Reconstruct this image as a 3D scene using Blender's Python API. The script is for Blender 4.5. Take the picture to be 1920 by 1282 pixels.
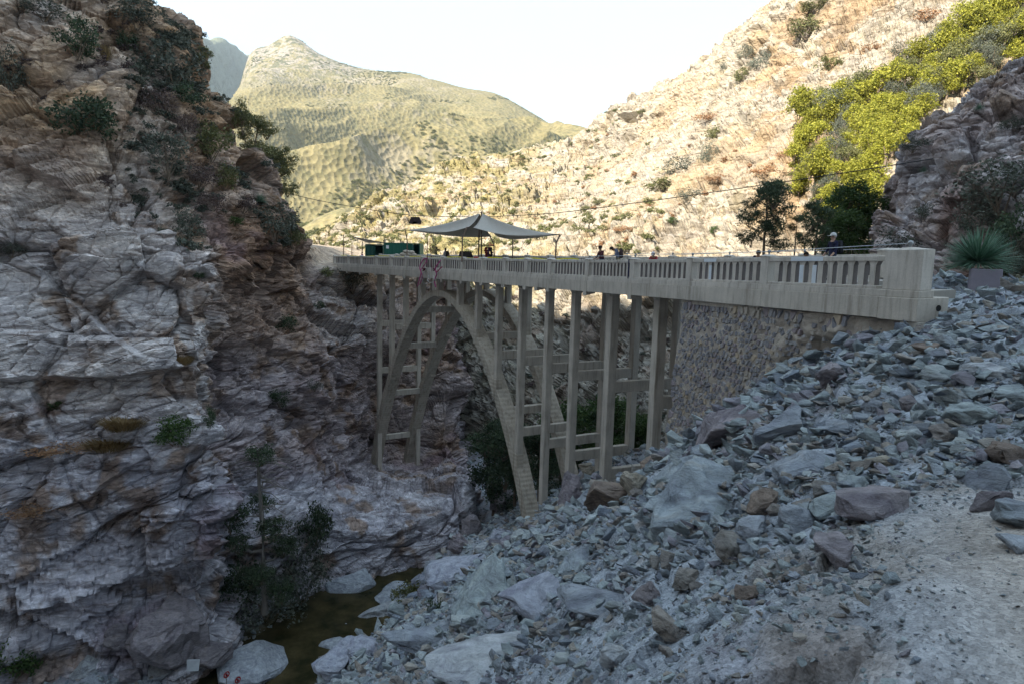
import bpy, bmesh, math, random
import numpy as np
from mathutils import Vector, Matrix
from mathutils.bvhtree import BVHTree
for _o in list(bpy.data.objects): bpy.data.objects.remove(_o)
S = bpy.context.scene
COL = S.collection
rnd = random.Random(7)
# ------------------------------------------------------------ camera
FP = 1280.0
PITCH = math.atan(167/1280.0); ROLL = .028
FW = np.array([0, math.cos(PITCH), -math.sin(PITCH)])
_r0 = np.array([1.0, 0, 0]); _u0 = np.array([0, math.sin(PITCH), math.cos(PITCH)])
RT = _r0*math.cos(ROLL)+_u0*math.sin(ROLL); UP = -_r0*math.sin(ROLL)+_u0*math.cos(ROLL)
cam = bpy.data.cameras.new('camera'); camo = bpy.data.objects.new('camera', cam); COL.objects.link(camo)
cam.sensor_width = 36; cam.lens = 24; cam.clip_start = .1; cam.clip_end = 12000
M_ = Matrix([[RT[i], UP[i], -FW[i], 0] for i in range(3)]+[[0, 0, 0, 1]])
camo.matrix_world = M_; S.camera = camo
# ------------------------------------------------------------ light
SUN_EL, SUN_AZ = 34.0, 222.0      # azimuth clockwise from +Y: behind and to the left
w = bpy.data.worlds.new('World'); S.world = w; w.use_nodes = True
nt = w.node_tree; nt.nodes.clear()
out = nt.nodes.new('ShaderNodeOutputWorld'); bg = nt.nodes.new('ShaderNodeBackground')
sky = nt.nodes.new('ShaderNodeTexSky'); sky.sky_type = 'NISHITA'; sky.sun_disc = False
sky.sun_elevation = math.radians(SUN_EL); sky.sun_rotation = math.radians(SUN_AZ)
sky.air_density = 1.0; sky.dust_density = .7; sky.ozone_density = 1.0; sky.altitude = 900
bg.inputs[1].default_value = .133
hs = nt.nodes.new('ShaderNodeHueSaturation'); hs.inputs['Saturation'].default_value = 1.0
tn = nt.nodes.new('ShaderNodeMix'); tn.data_type = 'RGBA'; tn.blend_type = 'MULTIPLY'; tn.inputs[0].default_value = 1; tn.inputs[7].default_value = (.76, .90, .99, 1)
gm = nt.nodes.new('ShaderNodeGamma'); gm.inputs[1].default_value = .26; nt.links.new(sky.outputs[0], gm.inputs[0])
nt.links.new(gm.outputs[0], hs.inputs['Color']); nt.links.new(hs.outputs[0], tn.inputs[6]); nt.links.new(tn.outputs[2], bg.inputs[0]); nt.links.new(bg.outputs[0], out.inputs[0])
sun = bpy.data.lights.new('sun', 'SUN'); suno = bpy.data.objects.new('sun', sun); COL.objects.link(suno)
sun.energy = 2.0; sun.angle = math.radians(.5); sun.color = (1, .92, .78)
a, e = math.radians(SUN_AZ), math.radians(SUN_EL)
SUNV = Vector((math.sin(a)*math.cos(e), math.cos(a)*math.cos(e), math.sin(e)))
suno.rotation_euler = SUNV.to_track_quat('Z', 'Y').to_euler()
suno.location = (-30, -40, 60)
S.view_settings.view_transform = 'Standard'; S.view_settings.look = 'None'
S.view_settings.exposure = 3.0; S.view_settings.gamma = 1; S.view_settings.use_curve_mapping = False
S.cycles.max_bounces = 5; S.cycles.diffuse_bounces = 3; S.cycles.volume_bounces = 0
# ------------------------------------------------------------ pixel <-> place
def P(x, y, d):
    return d*(FW+RT*(x-960)/FP+UP*(641-y)/FP)
def ray(x, y):
    v = FW+RT*(x-960)/FP+UP*(641-y)/FP
    return Vector(v/np.linalg.norm(v))
def proj(v):
    v = np.asarray(v); d = v@FW
    return 960+FP*(v@RT)/d, 641-FP*(v@UP)/d, d
# ------------------------------------------------------------ noise
def _h(ix, iy, iz, s):
    h = (ix.astype(np.int64)*73856093) ^ (iy.astype(np.int64)*19349663) ^ (iz.astype(np.int64)*83492791) ^ (s*2654435761)
    h &= 0xffffffff
    h = ((h ^ (h >> 15))*2246822519) & 0xffffffff
    h = ((h ^ (h >> 13))*3266489917) & 0xffffffff
    return ((h ^ (h >> 16)) & 0xffffff).astype(np.float32)/np.float32(0xffffff)
def vnoise(p, s=0):
    f = np.floor(p); t = (p-f).astype(np.float32); t = t*t*t*(t*(t*6-15)+10); i = f.astype(np.int64)
    r = 0
    for dx in (0, 1):
        wx = t[:, 0] if dx else 1-t[:, 0]
        for dy in (0, 1):
            wy = t[:, 1] if dy else 1-t[:, 1]
            for dz in (0, 1):
                wz = t[:, 2] if dz else 1-t[:, 2]
                r = r+_h(i[:, 0]+dx, i[:, 1]+dy, i[:, 2]+dz, s)*wx*wy*wz
    return r*2-1
def fbm(p, o=4, s=0, g=.5):
    r = 0; a = 1; n = 0
    for k in range(o):
        r = r+a*vnoise(p*(2.03**k)+k*17.3, s+k); n += a; a *= g
    return r/n
def ridged(p, o=4, s=0, g=.5):
    r = 0; a = 1; n = 0
    for k in range(o):
        r = r+a*(1-np.abs(vnoise(p*(2.03**k)+k*17.3, s+k))*2); n += a; a *= g
    return r/n
def worley(p, s=0):
    """nearest cell: f1, f2, cell random (3), offset vector from the cell's seed"""
    f = np.floor(p).astype(np.int64); n = len(p)
    b1 = np.full(n, 9e9, np.float32); b2 = b1.copy(); off = np.zeros((n, 3), np.float32); cid = np.zeros((n, 3), np.int64)
    for dx in (-1, 0, 1):
        for dy in (-1, 0, 1):
            for dz in (-1, 0, 1):
                c = f+np.array([dx, dy, dz])
                q = np.stack([c[:, 0]+_h(c[:, 0], c[:, 1], c[:, 2], s), c[:, 1]+_h(c[:, 0], c[:, 1], c[:, 2], s+1), c[:, 2]+_h(c[:, 0], c[:, 1], c[:, 2], s+2)], 1)
                v = (p-q).astype(np.float32); d = (v*v).sum(1)
                m = d < b1
                b2 = np.where(m, b1, np.minimum(b2, d)); b1 = np.where(m, d, b1)
                off[m] = v[m]; cid[m] = c[m]
    r = np.stack([_h(cid[:, 0], cid[:, 1], cid[:, 2], s+k) for k in (5, 6, 7)], 1)
    return np.sqrt(b1), np.sqrt(b2), r, off
def blocky(p, s):
    """faceted block relief: each cell its own height and tilt"""
    f1, f2, r, off = worley(p, s)
    t = (r-.5)*2
    h = (r[:, 0]-.5)*1.3+(off*t).sum(1)*1.1
    return h-np.clip(.12-(f2-f1), 0, .12)*4
def rotm(ax, ang):
    return np.array(Matrix.Rotation(math.radians(ang), 3, ax))
# ------------------------------------------------------------ nets
def cr(a, n):
    """Catmull-Rom along axis 0 of a (k, ...) to n samples"""
    k = a.shape[0]; t = np.linspace(0, k-1, n); i = np.clip(np.floor(t).astype(int), 0, k-2); f = (t-i)
    f = f.reshape((-1,)+(1,)*(a.ndim-1))
    p1 = a[i]; p2 = a[i+1]; p0 = a[np.maximum(i-1, 0)]; p3 = a[np.minimum(i+2, k-1)]
    m1 = (p2-p0)*.42; m2 = (p3-p1)*.42
    return (2*f**3-3*f**2+1)*p1+(f**3-2*f**2+f)*m1+(-2*f**3+3*f**2)*p2+(f**3-f**2)*m2
def net(rows, nu, nv):
    """rows: list of rows, each a list of (px,py,d)"""
    A = np.array([[P(*c) for c in r] for r in rows])
    B = cr(A, nv)                       # nv x cols x 3
    return np.swapaxes(cr(np.swapaxes(B, 0, 1), nu), 0, 1)
def gnormals(G):
    du = np.gradient(G, axis=1); dv = np.gradient(G, axis=0)
    n = np.cross(du, dv); n /= np.linalg.norm(n, axis=2, keepdims=True)+1e-9
    return n
def gridfaces(nv, nu):
    i = np.arange(nv-1)[:, None]*nu+np.arange(nu-1)[None]
    return np.stack([i, i+nu, i+nu+1, i+1], -1).reshape(-1, 4)
def mesh_np(name, V, Fq, mat=None, cols=None, smooth=True, attrs=None):
    me = bpy.data.meshes.new(name); V = np.ascontiguousarray(V, np.float32).reshape(-1, 3); Fq = np.asarray(Fq, np.int32)
    k = Fq.shape[1]
    me.vertices.add(len(V)); me.vertices.foreach_set('co', V.ravel())
    me.loops.add(Fq.size); me.loops.foreach_set('vertex_index', Fq.ravel())
    me.polygons.add(len(Fq)); me.polygons.foreach_set('loop_start', np.arange(0, Fq.size, k, dtype=np.int32))
    me.polygons.foreach_set('loop_total', np.full(len(Fq), k, np.int32))
    me.polygons.foreach_set('use_smooth', np.full(len(Fq), smooth))
    me.update(calc_edges=True); me.validate()
    if cols is not None:
        ca = me.color_attributes.new('Col', 'FLOAT_COLOR', 'POINT')
        c4 = np.ones((len(V), 4), np.float32); c4[:, :3] = cols; ca.data.foreach_set('color', c4.ravel())
    if mat: me.materials.append(mat)
    return me
def obj(name, me, parent=None, **kw):
    o = bpy.data.objects.new(name, me); COL.objects.link(o)
    if parent: o.parent = parent
    for k, v in kw.items(): o[k] = v
    return o
def thing(name, label, cat, loc=(0, 0, 0), group=None):
    o = bpy.data.objects.new(name, None); COL.objects.link(o); o.location = loc; o.empty_display_size = .3
    o['label'] = label; o['category'] = cat
    if group: o['group'] = group
    return o
BV = {}
def bvh(key, G):
    g = G[::3, ::3]; nv, nu = g.shape[:2]
    BV[key] = BVHTree.FromPolygons([tuple(map(float, v)) for v in g.reshape(-1, 3)], gridfaces(nv, nu).tolist())
def hit(x, y, keys=None):
    best = None
    for k, b in BV.items():
        if keys and k not in keys: continue
        h = b.ray_cast(Vector((0, 0, 0)), ray(x, y))
        if h[0] is not None and (best is None or h[3] < best[1]): best = (h[0], h[3], h[1])
    return best
def down(x, y, keys=None, z0=200):
    best = None
    for k, b in BV.items():
        if keys and k not in keys: continue
        h = b.ray_cast(Vector((x, y, z0)), Vector((0, 0, -1)))
        if h[0] is not None and (best is None or h[0].z > best.z): best = h[0]
    return best
# ------------------------------------------------------------ materials
class NB:
    def __init__(s, name):
        s.m = bpy.data.materials.new(name); s.m.use_nodes = True; s.t = s.m.node_tree; s.n = s.t.nodes
        s.b = s.n['Principled BSDF']; s.b.inputs['Specular IOR Level'].default_value = .25
    def new(s, t, **k):
        x = s.n.new(t)
        for a_, v in k.items(): setattr(x, a_, v)
        return x
    def L(s, a_, b_): s.t.links.new(a_, b_)
    def coord(s, scale=(1, 1, 1), rot=(0, 0, 0), kind='Object'):
        if kind == 'World': c = s.new('ShaderNodeNewGeometry').outputs['Position']
        else: c = s.new('ShaderNodeTexCoord').outputs[kind]
        m = s.new('ShaderNodeMapping'); m.inputs['Scale'].default_value = scale; m.inputs['Rotation'].default_value = [math.radians(q) for q in rot]
        s.L(c, m.inputs[0]); return m.outputs[0]
    def noise(s, vec, scale, detail=4, rough=.55, dist=0):
        x = s.new('ShaderNodeTexNoise'); x.inputs['Scale'].default_value = scale; x.inputs['Detail'].default_value = detail
        x.inputs['Roughness'].default_value = rough; x.inputs['Distortion'].default_value = dist
        s.L(vec, x.inputs['Vector']); return x.outputs[0]
    def voro(s, vec, scale, feat='F1', out='Distance', rand=1):
        x = s.new('ShaderNodeTexVoronoi', feature=feat); x.inputs['Scale'].default_value = scale; x.inputs['Randomness'].default_value = rand
        s.L(vec, x.inputs['Vector']); return x.outputs[out]
    def ramp(s, f, stops, interp='LINEAR'):
        x = s.new('ShaderNodeValToRGB'); s.L(f, x.inputs[0]); cr_ = x.color_ramp; cr_.interpolation = interp
        while len(cr_.elements) < len(stops): cr_.elements.new(.5)
        for el, (p, c) in zip(cr_.elements, stops):
            el.position = p; el.color = (c, c, c, 1) if not hasattr(c, '__len__') else (*c, 1)
        return x.outputs[0]
    def mix(s, f, a_, b_, mode='MIX'):
        x = s.new('ShaderNodeMix', data_type='RGBA', blend_type=mode)
        for v, i in ((f, x.inputs[0]), (a_, x.inputs[6]), (b_, x.inputs[7])):
            if hasattr(v, 'links') or hasattr(v, 'is_linked'): s.L(v, i)
            else: i.default_value = v if not hasattr(v, '__len__') else (*v, 1)
        return x.outputs[2]
    def math(s, op, a_, b_=0.0):
        x = s.new('ShaderNodeMath', operation=op)
        for v, i in ((a_, x.inputs[0]), (b_, x.inputs[1])):
            if hasattr(v, 'is_linked'): s.L(v, i)
            else: i.default_value = v
        return x.outputs[0]
    def attr(s, name='Col'):
        x = s.new('ShaderNodeAttribute'); x.attribute_name = name; return x.outputs['Color']
    def orand(s): return s.new('ShaderNodeObjectInfo').outputs['Random']
    def bump(s, h, dist, strength=1, prev=None):
        x = s.new('ShaderNodeBump'); x.inputs['Distance'].default_value = dist; x.inputs['Strength'].default_value = strength
        s.L(h, x.inputs['Height'])
        if prev is not None: s.L(prev, x.inputs['Normal'])
        return x.outputs[0]
    def done(s, col=None, nor=None, rough=.9, **k):
        if col is not None:
            if hasattr(col, 'is_linked'): s.L(col, s.b.inputs['Base Color'])
            else: s.b.inputs['Base Color'].default_value = (*col, 1)
        if nor is not None: s.L(nor, s.b.inputs['Normal'])
        if hasattr(rough, 'is_linked'): s.L(rough, s.b.inputs['Roughness'])
        else: s.b.inputs['Roughness'].default_value = rough
        for a_, v in k.items(): s.b.inputs[a_.replace('_', ' ')].default_value = v
        return s.m
def plain(name, c, rough=.7, var=.15, **k):
    b = NB(name); v = b.coord(); n = b.noise(v, 6, 5)
    col = b.mix(n, [x*(1-var) for x in c], [min(1, x*(1+var)) for x in c])
    return b.done(col, b.bump(b.noise(v, 40, 3), .004, .4), rough, **k)
def rock_mat(name, rot, bands, fine=1.0, bump=.12, tint=1.0, stretch=5.0):
    """layered gneiss: the Col attribute carries the zone colour, bands break it into mineral layers"""
    b = NB(name)
    v = b.coord((1/stretch, 1/stretch, 1), rot, 'World')
    iso = b.coord((1, 1, 1), (0, 0, 0), 'World')
    n1 = b.noise(v, .9*fine, 8, .62, 1.2)
    n2 = b.noise(v, 3.2*fine, 8, .68, .8)
    n3 = b.noise(iso, .35*fine, 5, .6)
    n4 = b.noise(iso, 5*fine, 6, .7)
    base = b.attr()
    lo, mid, hi = bands
    c = b.ramp(n1, [(.3, lo), (.5, mid), (.68, hi)])
    c = b.mix(.6, c, b.ramp(n2, [(.32, lo), (.52, mid), (.66, hi)]))
    c = b.mix(1.0, base, c, 'MULTIPLY')
    c = b.mix(1.0, c, b.ramp(n3, [(.3, (.8, .78, .8)), (.7, (1.2, 1.18, 1.15))]), 'MULTIPLY')
    c = b.mix(1.0, c, b.ramp(n4, [(.3, .72), (.7, 1.25)]), 'MULTIPLY')
    cr1 = b.voro(b.coord((1/1.8, 1/1.8, 1), rot, 'World'), .8*fine, 'DISTANCE_TO_EDGE')
    c = b.mix(1.0, c, b.ramp(cr1, [(.0, (.74, .70, .66)), (.02, (1, 1, 1))]), 'MULTIPLY')
    v5 = b.coord((1/7, 1/7, 1), rot, 'World'); n5 = b.noise(v5, 2.6*fine, 6, .7, .5)
    c = b.mix(1.0, c, b.ramp(n5, [(.36, (.55, .50, .47)), (.47, (1, 1, 1)), (.62, (1.12, 1.12, 1.12))]), 'MULTIPLY')
    h = b.math('ADD', b.math('ADD', b.math('MULTIPLY', n1, 2.0), b.math('MULTIPLY', b.math('MINIMUM', cr1, .08), 6.0)), b.math('ADD', b.math('MULTIPLY', n2, 1.0), b.math('MULTIPLY', n4, .35)))
    return b.done(c, b.bump(h, bump, 1.0), .85)
# ============================================================ TERRAIN
def Z(px, d, z):
    """pixel row at which depth d has height z"""
    # d*(FW.z + RT.z*(px-960)/F + UP.z*t) = z
    t = (z/d-FW[2]-RT[2]*(px-960)/FP)/UP[2]
    return (px, 641-t*FP, d)
def row(y, pts): return [(p[0], y, p[1]) if len(p) == 2 else ((p[0], p[2], p[1]) if p[2] > -60 else Z(p[0], p[1], p[3])) for p in pts]
zz = -99
ZC = np.array
# ---- left cliff and the gorge wall under the bridge's far end
LCR = [
 row(-150, [(-300,47),(-60,49),(60,51),(150,53),(215,55),(245,57),(255,59),(250,66),(235,74),(220,84),(205,95),(190,110),(180,125),(170,140)]),
 row(0,    [(-300,46),(-60,48),(80,50),(170,52),(245,54),(285,56),(303,60),(298,68),(292,76),(308,86),(298,97),(290,110),(280,125),(270,140)]),
 row(70,   [(-300,45.5),(-60,47.5),(90,49),(185,51),(268,53.5),(325,56),(358,59.5),(355,67),(348,76),(362,86),(352,97),(342,110),(332,125),(322,140)]),
 row(130,  [(-300,45),(-60,47),(90,48.5),(200,50),(285,52.5),(335,55),(374,59),(375,67),(368,76),(375,86),(365,97),(355,110),(345,125),(335,140)]),
 row(200,  [(-300,44),(-60,46),(90,47),(200,48.5),(300,51.5),(370,55),(434,60),(436,68),(428,77),(418,87),(408,98),(398,110),(388,125),(378,140)]),
 row(330,  [(-300,42),(-60,44),(90,45.5),(200,46),(300,49),(370,53),(440,58),(505,64,345),(508,73),(498,85),(488,98),(478,110),(468,125),(458,140)]),
 row(420,  [(-300,40),(-60,42.5),(90,44),(200,44.5),(300,46.5),(370,50),(430,56),(500,62),(556,69,430),(556,80),(546,95),(536,110),(526,125),(516,140)]),
 row(480,  [(-300,39),(-60,42),(90,43.5),(200,44),(300,45.2),(360,47),(405,49.5),(480,60),(574,74,488),(600,86,zz,-1.7),(625,105,zz,-1.9),(660,125,zz,-1.8),(690,140,zz,-1.6),(720,170,zz,-1.5)]),
 row(520,  [(-300,39),(-60,42),(90,43.3),(200,43.7),(300,44.6),(360,45.8),(404,48),(440,58),(545,70),(640,82,zz,-2.1),(720,92,zz,-2.2),(790,98,zz,-2.2),(850,110,zz,-2.5),(900,135,zz,-3)]),
 row(560,  [(-300,38.5),(-60,41.5),(90,43),(200,43.5),(300,44.3),(360,45.5),(403,47),(430,58),(530,68),(630,77),(710,84),(790,92),(860,106,570),(915,132,590)]),
 row(640,  [(-300,38),(-60,41),(90,42.8),(200,43),(300,43.8),(350,44.8),(388,46),(425,56),(505,62),(595,69),(690,76),(775,85),(860,98),(915,122)]),
 row(720,  [(-300,37.5),(-60,41),(90,42.5),(200,43),(300,43.6),(350,44.5),(378,45.6),(420,54.5),(500,59.5),(590,67),(685,78),(780,87),(862,90),(915,115)]),
 row(800,  [(-300,37.5),(-60,40.5),(90,42),(200,42.5),(300,43.2),(350,43.6),(395,44.4),(425,52),(500,57),(590,65),(685,77),(780,83),(855,84),(915,108)]),
 row(865,  [(-300,37),(-60,40),(90,41.5),(200,42),(300,42.7),(350,43),(402,43.6),(425,50.5),(505,56),(595,62),(690,75),(780,79),(862,78),(915,98)]),
 row(935,  [(-300,36.5),(-60,39.5),(90,41),(200,41.8),(300,42.5),(350,43),(402,43.6),(428,50),(510,55),(600,59),(690,64),(790,66.5),(880,69),(922,88)]),
 row(1010, [(-300,36.5),(-60,39.3),(90,41),(200,41.8),(300,42.8),(350,43.5),(392,44.3),(430,49.5),(515,54),(605,57),(695,59.3),(785,61.5),(850,63.5),(910,80)]),
 row(0,    [(-300,36,zz,-27.6),(-60,38.8,zz,-27.6),(90,40.8,zz,-27.6),(200,42,zz,-27.6),(290,43.5,zz,-27.6),(350,44.6,zz,-27.6),(400,46,zz,-27.6),(440,49.5,zz,-27.6),(520,53.5,zz,-27.8),(610,56.3,zz,-27.9),(700,58.8,zz,-28.1),(790,61,zz,-28.1),(850,63.2,zz,-28),(905,78,zz,-27)]),
 row(0,    [(-300,35,zz,-33),(-60,38,zz,-33),(90,40,zz,-33),(200,41,zz,-33),(290,42.5,zz,-33),(350,43.6,zz,-33),(400,45,zz,-33),(440,48.5,zz,-33),(520,52.5,zz,-33),(610,55.3,zz,-33),(700,57.8,zz,-33),(790,60,zz,-33),(850,62,zz,-33),(905,77,zz,-33)]),
]
def strat(V, rots, stretch):
    q = V@np.array(rots).T
    return q/np.array(stretch)
def rotdeg(rx, ry, rz=0):
    return rotm('Z', rz)@rotm('Y', ry)@rotm('X', rx)
def cliff_disp(V, seed, amp=1.0, dip=(8, 22), fine=True):
    R_ = rotdeg(dip[0], dip[1])
    wv = np.stack([fbm(V/9+3, 2, seed+70), fbm(V/9+31, 2, seed+71), fbm(V/9+57, 2, seed+72)], 1)*1.1
    q = (V+wv)@R_.T
    d = fbm(V/11, 3, seed)*1.7-.5
    d = d+blocky(q/np.array([6.5, 6.5, 4.6]), seed+11)*1.25
    d = d+blocky(q/np.array([2.9, 2.9, 1.6])+9, seed+23)*.44
    d = d+blocky(q/np.array([1.15, 1.15, .55])+5, seed+37)*.17
    zq = q[:, 2]+fbm(V/5, 2, seed+81)*.5
    for per, am in ((2.3, .34), (.8, .15), (.33, .05)):
        t_ = zq/per+fbm(V/2.5, 2, seed+83)*.35; f_ = t_-np.floor(t_); k_ = _h(np.floor(t_), np.floor(q[:, 0]/4), 0*t_, seed+7)
        d = d+am*(f_**1.5-.5)*(.35+k_)
    if fine: d = d+ridged(q/np.array([2.4, 2.4, .5]), 4, seed+41)*.10
    return d*amp
def shade_cols(V, base, zones, seed, var=.12):
    """base colour plus (weight, colour) zones; albedo only"""
    c = np.tile(np.array(base, np.float32), (len(V), 1))
    for wgt, col in zones:
        w_ = np.clip(wgt, 0, 1)[:, None]; c = c*(1-w_)+np.array(col)*w_
    c *= (1+var*fbm(V/3.3, 4, seed))[:, None]
    return c
def pj(V):
    d = V@FW; return 960+FP*(V@RT)/d, 641-FP*(V@UP)/d, d
def sstep(x, a_, b_): t = np.clip((x-a_)/(b_-a_), 0, 1); return t*t*(3-2*t)
rockA = rock_mat('layered cliff rock', (8, 22, 0), ((.30, .28, .29), (.92, .90, .90), (1.95, 1.9, 1.86)), .8, .10, stretch=3.2)
NU, NV = 860, 700
G0 = net(LCR, NU, NV); N0 = gnormals(G0)
V = G0.reshape(-1, 3)
dsp = cliff_disp(V, 3)
X_, Y_, D_ = pj(V)
def overhang(dsp, pts, A, up_=70, dn=45, sharp=3):
    px_ = np.array([q[0] for q in pts]); py_ = np.array([q[1] for q in pts]); t = Y_-np.interp(X_, px_, py_)-fbm(V0_/2.2, 3, 61)*9
    fade = sstep(X_, px_[0]-20, px_[0]+25)*(1-sstep(X_, px_[-1]-25, px_[-1]+20))
    pr = np.where(t < 0, np.exp(np.clip(t, -900, 0)/up_), -np.exp(-np.clip(t, 0, 900)/dn)); pr = pr*np.clip(np.abs(t)/sharp, 0, 1)
    return dsp+A*pr*fade
V0_ = V
for pts, A, u_, d_ in [([(-60,716),(90,712),(200,704),(300,702),(350,690)], .9, 70, 30), ([(-60,1175),(60,1150),(170,1120),(300,1078),(420,1030)], 1.1, 80, 50), ([(20,470),(70,505),(130,562),(200,622),(290,672)], -.55, 40, 50),
        ([(240,1010),(300,985),(360,940),(405,905)], .9, 50, 45), ([(90,955),(170,935),(240,880),(290,860)], .5, 40, 30), ([(20,130),(100,150),(180,110)], .7, 50, 35), ([(0,290),(70,330),(150,352)], .6, 40, 30),
        ([(0,820),(60,835),(150,850),(250,838)], -.5, 25, 60), ([(430,640),(500,645),(600,690),(700,640)], .5, 40, 25), ([(420,720),(520,745),(640,760)], .4, 40, 25), ([(600,1040),(700,1025),(780,990),(850,960)], .8, 60, 45), ([(200,285),(260,350),(320,430),(390,500)], -.7, 40, 45),
        ([(330,120),(380,128),(420,150)], .8, 30, 25), ([(380,235),(440,240),(470,270)], .6, 25, 20)]:
    dsp = overhang(dsp, pts, A, u_, d_)
smoothz = sstep(X_, 470, 600)*sstep(Y_, 820, 900)+(1-sstep(X_, 330, 400))*sstep(Y_, 480, 560)*.5
dsp = dsp*(1-.42*np.clip(smoothz, 0, 1))
ledge = sstep(D_, 74, 84)*sstep(V[:, 2], -5, -2.4)      # the road bench stays smooth
dsp *= 1-ledge*.93
N0 = N0.reshape(-1, 3)
if (N0[(NV//2)*NU+NU//4]@FW) > 0: N0 = -N0
V = V+N0*dsp[:, None]
_w = sstep(D_, 62, 84); V[:, 2] = np.where(V[:, 2] > 0, V[:, 2]*(1-.72*_w), V[:, 2])
nz = N0[:, 2]
n1 = fbm(V/6, 4, 91); n2 = fbm(V/2.2, 4, 92)
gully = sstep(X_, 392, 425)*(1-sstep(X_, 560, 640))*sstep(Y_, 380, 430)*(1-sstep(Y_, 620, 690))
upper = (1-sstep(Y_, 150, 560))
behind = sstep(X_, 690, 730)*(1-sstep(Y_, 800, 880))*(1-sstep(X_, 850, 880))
right = sstep(X_, 370, 420)*sstep(Y_, 560, 640)
blue = sstep(Y_, 700, 900)
zones = [
 (blue*(.8+.4*n1), (.43, .44, .50)),
 (sstep(X_, 390, 430)*sstep(Y_, 600, 680)*(1-sstep(Y_, 850, 930))*.8, (.40, .365, .385)),
 (upper*(.65+.8*n1), (.40, .285, .18)),
 (sstep(X_, 260, 400)*(1-sstep(Y_, 380, 520))*(.55+.6*n2), (.27, .17, .10)),
 (right*(1-sstep(Y_, 820, 900))*(.15+.9*n1), (.30, .215, .19)),
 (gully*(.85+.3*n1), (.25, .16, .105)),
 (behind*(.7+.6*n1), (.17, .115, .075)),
 (sstep(n2, .12, .4)*.75, (.24, .165, .11)),
 (sstep(n1, .25, .5)*.6*(1-upper), (.2, .15, .18)),
 (ledge, (.40, .33, .25)),
]
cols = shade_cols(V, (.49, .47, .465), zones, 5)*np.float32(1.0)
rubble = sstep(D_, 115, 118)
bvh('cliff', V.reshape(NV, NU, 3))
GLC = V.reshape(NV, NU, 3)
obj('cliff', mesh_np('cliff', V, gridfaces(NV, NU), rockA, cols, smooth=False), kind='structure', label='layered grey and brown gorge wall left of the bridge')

# ---- right hillside beyond the bridge, sunlit
RHX = [500, 600, 660, 740, 860, 980, 1100, 1220, 1340, 1460, 1580, 1700, 1850, 2050, 2400]
RH = [
 [(x+60, y+120, d*1.5) for x, y, d in zip(RHX, [520,470,425,385,338,297,262,190,112,25,-50,-130,-230,-340,-500], [280,275,260,260,262,268,266,236,212,190,178,170,168,165,165])],
 [(x, y, d) for x, y, d in zip(RHX, [500,462,415,372,326,288,260,186,110,22,-55,-135,-235,-345,-505], [262,255,248,250,255,262,262,232,208,186,174,168,165,162,160])],
 [(x, y, d) for x, y, d in zip(RHX, [505,466,430,400,358,330,310,262,200,130,60,0,-90,-200,-350], [250,240,225,222,222,225,222,198,175,158,146,140,136,132,130])],
 [(x, y, d) for x, y, d in zip(RHX, [508,470,446,430,398,380,366,335,290,235,190,140,80,0,-120], [235,215,190,185,182,180,175,155,138,124,115,110,106,102,100])],
 [(x, y, d) for x, y, d in zip(RHX, [510,478,462,455,436,425,418,400,372,335,300,270,235,190,120], [220,195,165,160,155,148,138,124,110,98,91,87,84,81,80])],
 [(x, y, d) for x, y, d in zip(RHX, [515,492,488,486,482,480,476,466,450,430,405,385,365,340,300], [200,175,150,145,138,126,112,98,86,76,70,66,64,63,62])],
 [(x, y, d) for x, y, d in zip(RHX, [530,520,520,520,530,540,545,545,535,515,495,480,470,460,440], [190,165,140,132,120,106,93,82,72,62,54,49,47,46,46])],
 [(x, y, d) for x, y, d in zip(RHX, [600,590,590,595,610,625,635,645,640,560,520,505,500,500,490], [180,155,132,122,109,95,82,71,60,50,42,38,37,36,36])],
 [(x, y, d) for x, y, d in zip(RHX, [700,690,690,690,705,725,735,740,740,640,560,530,520,520,515], [170,148,126,115,101,86,74,63,52,43,36,33,32,31,31])],
 [(x, y, d) for x, y, d in zip(RHX, [850,840,830,820,825,845,860,880,900,800,640,560,545,545,540], [160,140,120,108,94,77,66,56,46,39,33,30,29,28,28])],
 [(x, y, d) for x, y, d in zip(RHX, [1000,990,970,950,950,975,1000,1040,1080,1000,800,640,600,600,590], [150,130,112,100,86,70,60,51,43,37,32,29,28,27,27])],
]
NU, NV = 760, 620
G0 = net(RH, NU, NV); N0 = gnormals(G0).reshape(-1, 3); V = G0.reshape(-1, 3)
if N0[:, 2].mean() < 0: N0 = -N0
q = V@rotdeg(-10, -38).T
rk = sstep(fbm(V/28, 4, 300)+.12, -.15, .25)
d = fbm(V/38, 3, 301)*5+ridged(V/30, 3, 302)*2.0
d = d+blocky(q/np.array([9, 9, 5]), 311)*1.9*(.3+.7*rk)+blocky(q/np.array([3.4, 3.4, 1.7]), 323)*1.05*(.3+.7*rk)+blocky(q/np.array([1.5, 1.5, .8]), 333)*.4
X_, Y_, D_ = pj(V)
d *= np.clip((D_-22)/60, .15, 1)
V = V+N0*d[:, None]
n1 = fbm(V/20, 4, 391); n2 = fbm(V/5, 4, 392); n3 = fbm(V/2.0, 3, 393)
red = sstep(X_, 1380, 1480)*(1-sstep(X_, 1640, 1720))*sstep(n2+n1*.5, -.05, .25)
low = sstep(Y_, 560, 620)
grn = 1-sstep(X_, 900, 1120)
zones = [
 (sstep(n2+.35*n1, .06, .34)*.6, (.42, .33, .20)),
 (grn*sstep(n2+n3*.6, -.25, .15)*.85, (.27, .235, .085)),
 (red*.6, (.36, .23, .12)),
 (sstep(n3, .22, .45)*.5, (.30, .25, .14)),
 (sstep(n1+.3*n2, .1, .4)*.5, (.40, .30, .19)),
 (low*.6, (.34, .33, .30)),
 (low*sstep(n2, .1, .4)*.6, (.27, .19, .15)),
]
cols = shade_cols(V, (.44, .395, .32), zones, 305)*np.float32(.67)
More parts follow.
